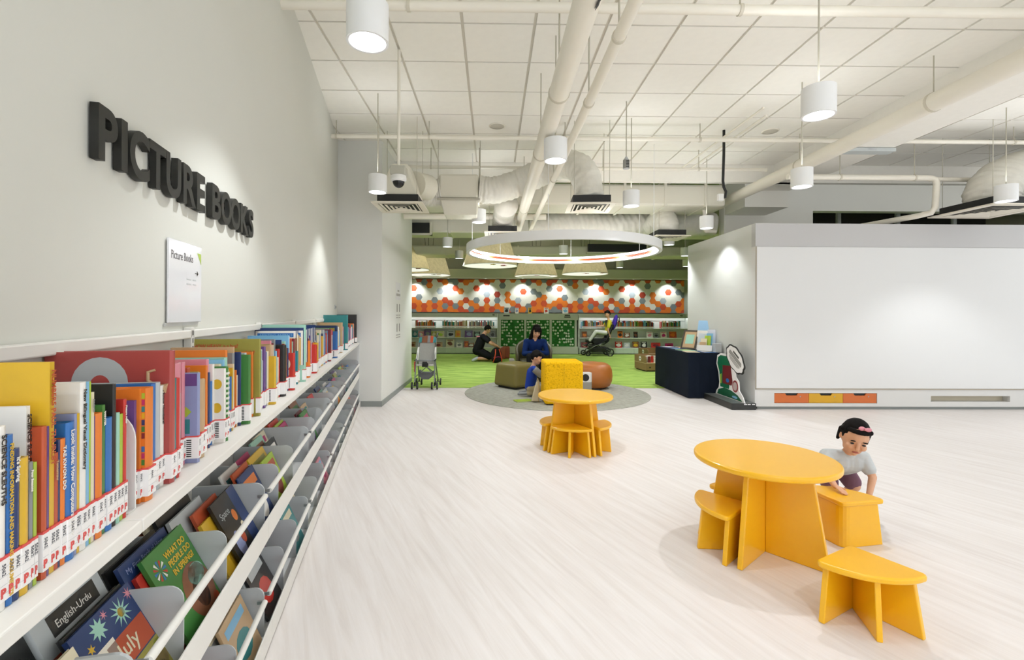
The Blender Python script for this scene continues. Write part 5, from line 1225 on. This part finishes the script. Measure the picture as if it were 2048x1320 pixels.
# ------------------------------------------------------------------ empty umbrella stroller facing the viewer
sr = empty('stroller', (-1.155, 8.2, 0)); tag(sr, 'empty grey folding stroller parked beside the white column', 'stroller')
def stube(nm, pts, r, m=M_GREYT, par=sr): return G().tube(pts, r, 8).build(nm, m, par, smooth=True, auto=50)
M_TYRE = mat('tyre_black', '#2b2c2c', 0.6, var=0.1); M_FRAME = mat('frame_grey', '#85888a', 0.35, metal=0.5, var=0.03)
for sx in (-1, 1):
    stube('front_leg', [(sx * .17, -.12, .1), (sx * .165, -.05, .4), (sx * .15, .12, .62), (sx * .15, .3, .86)], 0.011, M_FRAME)
    stube('rear_leg', [(sx * .17, .38, .1), (sx * .16, .2, .35), (sx * .15, .05, .52)], 0.011, M_FRAME)
    stube('handle', [(sx * .15, .3, .86), (sx * .16, .38, .93), (sx * .165, .43, .93)], 0.014, M_BLACK)
    stube('arm_bar', [(sx * .17, -.1, .49), (sx * .165, .1, .5)], 0.012, M_BLACK)
    for y in (-.12, .38):
        for w in (-.035, .035):
            c = (sx * .17 + w * 1.3, y, .062)
            wh_ = G().cyl((c[0] - .011, y, .062), (c[0] + .011, y, .062), .062, n=20).build('wheel', M_TYRE, sr, smooth=True, auto=40)
            G().cyl((c[0] - .013, y, .062), (c[0] + .013, y, .062), .034, n=14).build('hub', M_FRAME, wh_)
        G().cyl((sx * .17 - .05, y, .062), (sx * .17 + .05, y, .062), .007, n=8).build('axle', M_FRAME, sr)
        stube('wheel_fork', [(sx * .17, y, .12), (sx * .17, y, .062)], .012, M_BLACK)
G().hexa([(-.15, -.09, .40), (.15, -.09, .40), (.13, .1, .37), (-.13, .1, .37)], [(-.15, -.09, .425), (.15, -.09, .425), (.13, .1, .395), (-.13, .1, .395)]).build('seat', mat('seat_pale', '#c9c9c4', 0.8, var=0.15, scale=30), sr, bevel=.008)
G().prism([(-.05, .0), (.05, .0), (.06, .05), (.03, .09), (-.04, .09)], 0, .02, 'y', m=Matrix.Translation((0, -.1, .38))).build('buckle', M_BLACK, sr)
G().hexa([(-.135, .08, .4), (.135, .08, .4), (.135, .1, .4), (-.135, .1, .4)], [(-.13, .22, .78), (.13, .22, .78), (.13, .235, .78), (-.13, .235, .78)]).build('backrest', mat('mesh_grey', '#a5a5a0', 0.8, var=0.1, scale=40), sr)
for sx in (-1, 1):
    G().hexa([(sx * .14, .0, .46), (sx * .175, .0, .48), (sx * .175, .1, .48), (sx * .14, .1, .46)], [(sx * .135, .16, .70), (sx * .165, .16, .70), (sx * .165, .2, .70), (sx * .135, .2, .70)]).build('side_wing', M_WHITE, sr, bevel=.006)
G().tube([(-.16, -.1, .49), (-.08, -.14, .495), (.08, -.14, .495), (.16, -.1, .49)], .013, 8).build('front_bar', M_FRAME, sr, smooth=True)
for k, c in enumerate(['teal', 'brown', 'brown', 'grey', 'rust', 'teal']):
    a0, a1 = -.15 + k * .05, -.1 + k * .05
    def cz(x): return .90 - 1.2 * abs(x) ** 2.2 * 2
    G().hexa([(a0, .2, .78), (a1, .2, .78), (a1, .24, .78), (a0, .24, .78)], [(a0, .27, cz(a0)), (a1, .27, cz(a1)), (a1, .32, cz(a1)), (a0, .32, cz(a0))]).build('canopy_panel', BM[c], sr)
G().prism([(-.13, .30), (-.11, .2), (-.05, .15), (.05, .15), (.11, .2), (.13, .30), (.09, .26), (-.09, .26)], 0.02, .24, 'y').build('basket', mat('basket_grey', '#6b6d6f', 0.8), sr)
G().tube([(-.17, 0, .2), (0, .12, .36), (.17, .26, .2)], .008, 6).build('cross_brace', M_FRAME, sr); G().tube([(.17, 0, .2), (0, .12, .36), (-.17, .26, .2)], .008, 6).build('cross_brace', M_FRAME, sr)
G().box(-.2, -.17, 0, .02, .28, .46).build('red_strap', BM['red'], sr)

# ------------------------------------------------------------------ black pushchair seen from the side
pc = empty('pushchair', (3.22, 14.5, 0)); tag(pc, 'black pushchair standing side on in front of the right bookcase', 'pushchair')
for x, r in ((.36, .125), (-.3, .085)):
    for sy in (-.2, .2):
        yy = sy + (.06 if x < 0 else 0)
        xx = x - (.07 if (x < 0 and sy > 0) else 0)
        G().tube([(xx + (r - .018) * math.cos(R(a)), yy, r + (r - .018) * math.sin(R(a))) for a in range(0, 361, 15)], .018, 8, caps=False).build('tyre', M_TYRE, pc, smooth=True)
        hb = G().cyl((xx, yy - .012, r), (xx, yy + .012, r), r * .25, n=12).build('hub', M_FRAME, pc)
        for a in range(0, 360, 60): G().cyl((xx, yy, r), (xx + (r - .02) * math.cos(R(a)), yy, r + (r - .02) * math.sin(R(a))), .007, n=5).build('spoke', M_FRAME, hb)
for sy in (-.2, .2):
    G().tube([(.36, sy, .13), (.1, sy, .3), (-.3, sy, .2), (-.34, sy, .1)], .014, 8).build('lower_tube', M_BLACK, pc, smooth=True)
    G().tube([(-.3, sy, .2), (-.1, sy, .32), (.2, sy, .42)], .014, 8).build('side_tube', M_CHROME, pc, smooth=True)
    G().tube([(-.3, sy, .3), (0, sy, .36), (.25, sy, .5), (.44, sy, .95)], .014, 8).build('push_tube', M_BLACK, pc, smooth=True)
G().cyl((.44, -.2, .95), (.44, .2, .95), .016, n=10).build('handle', M_BLACK, pc)
G().cyl((.36, -.2, .13), (.36, .2, .13), .012, n=8).build('axle', M_BLACK, pc); G().cyl((-.3, -.14, .09), (-.37, .26, .09), .012, n=8).build('axle', M_BLACK, pc)
G().prism([(-.16, .44), (-.12, .36), (.2, .36), (.34, .46), (.36, .56), (.3, .58), (.2, .54), (-.14, .54)], -.18, .18, 'y').build('seat', mat('pram_black', '#1b1c1f', 0.8), pc, bevel=.02)
G().prism([(.24, .56), (.34, .56), (.5, .96), (.42, .98)], -.17, .17, 'y').build('backrest', mat('pram_black'), pc, bevel=.02)
G().prism([(-.2, .12), (.24, .12), (.28, .28), (-.22, .26)], -.17, .17, 'y').build('basket', mat('pram_basket', '#3a3a38', 0.8), pc, bevel=.015)
G().box(-.42, -.32, -.14, .14, .32, .35).build('footrest', M_BLACK, pc, bevel=.006); G().tube([(-.36, 0, .33), (-.2, 0, .42), (-.1, 0, .42)], .02, 8).build('footrest_arm', M_BLACK, pc)

# ------------------------------------------------------------------ people
def V(*a): return Vector(a)
def limb(g, pts, rs):
    for i in range(len(pts) - 1): g.cap(pts[i], rs[i], pts[i + 1], rs[i + 1], 12)
def hand(g, w, d, up, k, side=1, curl=0.35):
    """palm and five fingers leaving the wrist w along d; up = back of the hand"""
    d = V(*d).normalized(); up = V(*up); up = (up - d * up.dot(d)).normalized(); sd = d.cross(up) * side
    w = V(*w); pr = .022 * k
    for q in (-1.2, -.4, .4, 1.2): g.cap(w + sd * q * .006 * k, pr * .62, w + d * .062 * k + sd * q * .016 * k, pr * .52, 8)
    for i, (q, L) in enumerate(((-1.35, .052), (-.45, .068), (.45, .072), (1.35, .062))):
        b = w + d * .066 * k + sd * q * .0175 * k
        m = b + (d * .97 - up * .15 + sd * q * .05) * L * .5 * k
        e = m + (d * (1 - curl) - up * curl).normalized() * L * .5 * k
        g.cap(b, .0088 * k, m, .0082 * k, 8); g.cap(m, .0082 * k, e, .0068 * k, 8)
    t0 = w + d * .02 * k + sd * .02 * k; t1 = t0 + (d * .6 + sd * .8).normalized() * .035 * k; t2 = t1 + (d * .9 + sd * .3 - up * .2).normalized() * .03 * k
    g.cap(t0, .0115 * k, t1, .0095 * k, 8); g.cap(t1, .0095 * k, t2, .0075 * k, 8)
def human(label, J, k, f, colors, base, sleeve='long', pants='long', hk=1.0, voxel=.009, hair='short', fpal=(0, 0, 1), legs=True, shoes='black', hdir=None, fringe=True):
    """J: joint positions (world); k: body scale; f: facing of the face"""
    base = V(*base)
    o = empty('person', base); tag(o, label, 'person')
    P = {n: V(*p) - base for n, p in J.items()}
    f = V(*f).normalized(); up = (P['head'] - P['neck']).normalized(); up = (up - f * up.dot(f)).normalized(); rt = f.cross(up)
    H = P['head']; hw, hd, hh = .074 * hk, .09 * hk, .108 * hk
    rot = Matrix((rt, f, up)).transposed()
    def at(a, b, c): return H + rt * a * hk + f * b * hk + up * c * hk
    g = G()
    # head: skull, jaw, nose, ears
    g.ell(H + up * .012 * hk - f * .008 * hk, (hw, hd, hh * .92), 16, rot); g.ell(at(0, .022, -.045), (hw * .78, hd * .72, hh * .6), 14, rot)
    g.cap(at(0, .082, .012), .010 * hk, at(0, .096, -.018), .0125 * hk, 8); g.ell(at(0, .07, -.068), .022 * hk, 8)
    for s_ in (-1, 1):
        g.ell(at(s_ * .074, -.01, -.005), (.009 * hk, .018 * hk, .028 * hk), 8, rot); g.ell(at(s_ * .035, .066, -.02), .024 * hk, 8)
    g.cap(P['neck'], .05 * k, H - up * .05 * hk, .045 * k, 12)
    # trunk
    ch, hp = P['chest'], P['hip']; mid = (ch + hp) / 2
    sx = (P['shR'] - P['shL']).normalized()
    g.cap(ch + sx * .06 * k, .105 * k, hp + sx * .05 * k, .11 * k); g.cap(ch - sx * .06 * k, .105 * k, hp - sx * .05 * k, .11 * k)
    g.cap(P['shL'], .055 * k, P['shR'], .055 * k); g.cap(P['neck'], .055 * k, ch, .10 * k)
    top = G(); e_ = .011 * k + .003
    top.cap(ch + sx * .06 * k, .105 * k + e_, hp + sx * .05 * k, .112 * k + e_); top.cap(ch - sx * .06 * k, .105 * k + e_, hp - sx * .05 * k, .112 * k + e_)
    top.cap(P['shL'], .055 * k + e_, P['shR'], .055 * k + e_); top.cap(P['neck'] - (P['neck'] - ch) * .25, .05 * k + e_, ch, .10 * k + e_)
    low = G()
    low.cap(hp + sx * .06 * k, .115 * k + e_ * .5, hp - sx * .06 * k, .115 * k + e_ * .5)
    for S in 'LR':
        limb(g, [P['sh' + S], P['el' + S], P['ha' + S]], [.048 * k, .038 * k, .027 * k])
        d = (P['ha' + S] - P['el' + S]).normalized()
        if 'hd' + S in J: d = V(*J['hd' + S]).normalized()
        hand(g, P['ha' + S], d, fpal, k, 1 if S == 'L' else -1, .3)
        if sleeve == 'long': limb(top, [P['sh' + S], P['el' + S], P['ha' + S] + (P['el' + S] - P['ha' + S]) * .06], [.05 * k + e_, .041 * k + e_, .033 * k + e_])
        else: limb(top, [P['sh' + S], P['sh' + S] + (P['el' + S] - P['sh' + S]) * .62], [.052 * k + e_, .05 * k + e_])
        if legs:
            hj = hp + sx * (.085 if S == 'R' else -.085) * k
            kn, an, to = P['kn' + S], P['an' + S], P['to' + S]
            limb(g, [hj, kn, an], [.085 * k, .056 * k, .036 * k]); g.cap(an, .036 * k, to, .028 * k)
            if pants == 'long': limb(low, [hj, kn, an + (kn - an) * .08], [.09 * k + e_, .062 * k + e_, .046 * k + e_])
            else: limb(low, [hj, hj + (kn - hj) * .8], [.09 * k + e_, .075 * k + e_])
    blob('body', g, M_SKIN, o, voxel, 4)
    if legs or pants == 'long': blob('trousers', low, colors[1], o, voxel * 1.2, 5)
    tp = blob('shirt', top, colors[0], o, voxel * 1.2, 5)
    if legs:
        for S in 'LR':
            an, to = P['an' + S], P['to' + S]; s_ = G(); s_.cap(an - (to - an) * .25 + (to - an) * .05, .04 * k, to, .036 * k)
            blob('shoe', s_, BM[shoes], o, voxel, 3)
    # hair
    h = G()
    h.ell(at(0, -.022, .024), (hw * 1.1, hd * .95, hh * .93), 16, rot)
    if hair == 'long':
        for s_ in (-1, 1): h.cap(at(s_ * .066, .005, .02), .03 * hk, at(s_ * .078, .012, -.15), .034 * hk)
        h.cap(at(0, -.06, 0), .06 * hk, at(0, -.06, -.17), .07 * hk)
        for q in (-.045, -.015, .015, .045): h.cap(at(q, .045, .085), .022 * hk, at(q, .078, .045), .014 * hk)
    else:
        for q in ((-.05, -.025, 0, .025, .05) if fringe else ()): h.cap(at(q, .03, .09), .02 * hk, at(q * 1.1, .07 - abs(q) * .25, .065), .012 * hk)
        for s_ in (-1, 1): h.cap(at(s_ * .068, -.015, .04), .02 * hk, at(s_ * .07, -.02, .005), .012 * hk)
    blob('hair', h, M_HAIR, o, voxel, 2)
    for s_ in (-1, 1):
        G().ell(at(s_ * .032, .078, .008), (.011 * hk, .005 * hk, .006 * hk), 10, rot).build('eye', M_BLACK, o, smooth=True)
        G().ell(at(s_ * .033, .0795, .03), (.016 * hk, .005 * hk, .0035 * hk), 8, rot).build('eyebrow', M_HAIR, o, smooth=True)
    G().ell(at(0, .087, -.052), (.02 * hk, .006 * hk, .006 * hk), 10, rot).build('mouth', mat('lip', '#a4584a', 0.5), o, smooth=True)
    return o, P, at
def cloth(n, c): return mat(n, c, 0.85, var=0.12, scale=14, spec=0.2)
# small child leaning on the quarter stool
o, P, at = human('small child in a pale grey T-shirt leaning on a yellow quarter stool',
    dict(hip=(2.29, 3.15, .30), chest=(2.25, 2.98, .375), neck=(2.245, 2.945, .445), head=(2.24, 2.885, .552), shL=(2.35, 2.96, .405), shR=(2.125, 2.97, .415),
         elL=(2.365, 2.90, .30), haL=(2.275, 2.815, .225), hdL=(-.35, -.35, -.8), elR=(2.06, 2.88, .335), haR=(2.045, 2.785, .287), hdR=(.1, -.93, -.14), knL=(2.37, 3.05, .19), anL=(2.36, 3.2, .045), toL=(2.34, 3.1, .03), knR=(2.2, 3.04, .19), anR=(2.2, 3.2, .045), toR=(2.18, 3.1, .03)),
    .60, (-.38, -.80, -.46), (cloth('shirt_pale', '#bfc3c3'), cloth('skirt_plum', '#7a5866')), (2.25, 3.1, 0), sleeve='short', pants='short', hk=.95, voxel=.0042, hair='short', shoes='pink', fringe=False)
g = G()
for s_ in (-1, 1): g.ell(at(-.015 + s_ * .018, .045, .112), (.02, .01, .013), 10)
g.ell(at(-.015, .05, .114), .009, 8); g.build('hair_clip', BM['pink'], o, smooth=True)
for s_ in (-1, 1):
    h = G(); h.cap(at(s_ * .074, -.03, .03), .018, at(s_ * .079, -.02, -.045), .011); blob('hair', h, M_HAIR, o, .006, 2)
h = G()
for k in range(7): h.ell(at(-.054 + .018 * k, .052 - .9 * (-.054 + .018 * k) ** 2 * 6, .083), .017, 8)
blob('hair', h, M_HAIR, o, .006, 3)
# woman in the tub chair
o, P, at = human('woman in a blue sweater with long black hair sitting in the tub chair',
    dict(hip=(.82, 9.14, .52), chest=(.815, 9.04, .72), neck=(.815, 9.0, .83), head=(.835, 8.95, .965), shL=(.985, 9.02, .765), shR=(.65, 9.02, .765),
         elL=(1.04, 8.93, .55), haL=(.89, 8.82, .575), hdL=(-.8, -.35, .05), elR=(.60, 8.93, .54), haR=(.74, 8.82, .565), hdR=(.8, -.3, .05), knL=(.92, 8.80, .50), anL=(.93, 8.84, .09), toL=(.94, 8.72, .04), knR=(.70, 8.82, .50), anR=(.70, 8.86, .09), toR=(.69, 8.76, .04)),
    .86, (.1, -.85, -.5), (cloth('sweater_blue', '#0e2a60'), cloth('trouser_black', '#1c1d20')), (.82, 9.05, 0), hair='long', shoes='black', hk=1.08)
# boy on the rug, turned toward the yellow seat
o, P, at = human('boy in a blue T-shirt with grey sleeves kneeling on the grey rug',
    dict(hip=(0.600, 7.42, .15), chest=(0.625, 7.40, .38), neck=(0.645, 7.39, .485), head=(0.690, 7.38, .615), shL=(0.645, 7.53, .445), shR=(0.645, 7.27, .445),
         elL=(0.775, 7.53, .34), haL=(0.905, 7.46, .35), elR=(0.775, 7.26, .33), haR=(0.905, 7.30, .34), knL=(0.845, 7.50, .085), anL=(0.565, 7.54, .06), toL=(0.445, 7.54, .045), knR=(0.845, 7.34, .085), anR=(0.545, 7.36, .06), toR=(0.415, 7.38, .045)),
    .68, (.85, -.2, -.45), (cloth('shirt_blue', '#2340a0'), cloth('trouser_khaki', '#b9ad8e')), (0.625, 7.42, 0), sleeve='short', hk=.98, shoes='grey')
for S, sh_, el_ in (('L', V(0.645, 7.53, .445), V(0.775, 7.53, .34)), ('R', V(0.645, 7.27, .445), V(0.775, 7.26, .33))):
    q = G(); b0 = V(0.625, 7.42, 0); q.cap(sh_ - b0 + (el_ - sh_) * .1, .052, sh_ - b0 + (el_ - sh_) * .8, .047); blob('sleeve', q, cloth('sleeve_grey', '#8f8f8a'), o, .009, 3)
# kneeling person beside the brick pouf
o, P, at = human('person in black kneeling on the carpet beside the brick red pouf',
    dict(hip=(-.40, 12.78, .30), chest=(-.29, 12.72, .60), neck=(-.22, 12.70, .74), head=(-.13, 12.68, .87), shL=(-.24, 12.90, .68), shR=(-.25, 12.54, .68),
         elL=(-.03, 12.92, .50), haL=(.13, 12.78, .42), elR=(-.03, 12.46, .50), haR=(.12, 12.56, .42), knL=(.02, 12.88, .09), anL=(-.40, 12.88, .09), toL=(-.5, 12.88, .04), knR=(.0, 12.66, .09), anR=(-.42, 12.64, .09), toR=(-.52, 12.62, .04)),
    1.1, (.8, .1, -.55), (cloth('top_black', '#1d1d22'), cloth('shorts_black', '#17181a')), (-.3, 12.75, 0), sleeve='short', pants='short', hk=1.0, shoes='silver', voxel=.011)
G().hexa([(-.07, -.13, 0), (.07, -.13, 0), (.07, -.12, 0), (-.07, -.12, 0)], [(-.07, -.13, .035), (.07, -.13, .035), (.07, -.12, .035), (-.07, -.12, .035)], m=Matrix.Translation((-.03, -.055, .665)) @ Matrix.Rotation(R(-12), 4, 'Z')).build('back_stripe', BM['pink'], o)
bp_ = empty('backpack', (.1, 12.42, 0), R(20)); tag(bp_, 'black backpack with orange straps standing on the carpet', 'backpack')
gb_ = G(); gb_.ell((0, 0, .2), (.16, .1, .21), 14); gb_.cap((-.06, -.05, .1), .08, (.06, -.05, .1), .08); blob('bag', gb_, cloth('bag_black', '#1a1a1b'), bp_, .014, 4)
for s_ in (-1, 1): G().tube([(s_ * .05, -.09, .36), (s_ * .07, -.14, .25), (s_ * .1, -.15, .12), (s_ * .12, -.1, .03)], .014, 6).build('strap', mat('strap_orange', '#e2502a', 0.6), bp_, smooth=True)
G().tube([(-.12, -.13, .15), (0, -.15, .17), (.12, -.13, .15)], .008, 6).build('chest_strap', BM['magenta'], bp_)
# child sitting in the pushchair
o, P, at = human('child in a yellow shirt and white trousers sitting in the black pushchair',
    dict(hip=(3.56, 14.5, .70), chest=(3.59, 14.5, .98), neck=(3.58, 14.5, 1.12), head=(3.545, 14.5, 1.29), shL=(3.59, 14.37, 1.06), shR=(3.59, 14.63, 1.06),
         elL=(3.52, 14.32, .80), haL=(3.58, 14.30, .60), elR=(3.45, 14.66, .92), haR=(3.28, 14.58, .93), knL=(3.17, 14.42, .75), anL=(2.97, 14.42, .46), toL=(2.87, 14.42, .50), knR=(3.22, 14.58, .72), anR=(3.0, 14.58, .42), toR=(2.9, 14.58, .45)),
    .78, (-.9, -.25, -.35), (cloth('shirt_yellow', '#d9cf3c'), cloth('trouser_white', '#e2e2dd')), (3.5, 14.5, .58), sleeve='short', hk=1.0, voxel=.011)
for yy in (-.07, .07): G().tube([(.02, yy, .53), (-.0, yy - .0, .44), (.0, yy, .3)], .017, 6).build('harness', M_BLACK, o)
pb_ = empty('purple_backpack', (3.77, 14.5, .8)); tag(pb_, 'purple backpack behind the child in the pushchair', 'backpack')
g = G(); g.ell((0, 0, .24), (.07, .12, .25), 14, Matrix.Rotation(R(14), 3, 'Y')); blob('bag', g, cloth('bag_purple', '#4a37a8'), pb_, .012, 3)
G().tube([(.06, 0, .42), (.14, 0, .38), (.13, 0, .25)], .015, 6).build('loop', M_BLACK, pb_, smooth=True)
# bag and book by the boy
tb_ = empty('cloth_bag', (.655, 6.93, 0.0066)); tag(tb_, 'beige cloth bag leaning between the boy and the yellow seat', 'bag')
G().hexa([(-.09, -.06, .01), (.03, -.06, .01), (.04, .06, .01), (-.08, .06, .01)], [(-.01, -.03, .31), (.04, -.03, .31), (.04, .03, .31), (.0, .03, .31)]).build('bag_body', cloth('bag_beige', '#c8bc9f'), tb_, bevel=.025, seg=3)
G().tube([(0.0, -.02, .3), (.01, -.03, .35), (.03, -.02, .3)], .008, 6).build('bag_handle', mat('bag_beige'), tb_)
fbk = empty('open_book', (.46, 6.98, .0068), R(20)); tag(fbk, 'lime green picture book lying on the rug beside the boy', 'book')
G().box(-.13, .13, -.09, .09, 0, .003).build('cover', BM['lime'], fbk); G().box(-.125, .125, -.085, .085, .003, .012).build('pages', M_PAGES, fbk); G().box(-.13, .13, -.09, .09, .012, .015).build('cover', BM['lime'], fbk)
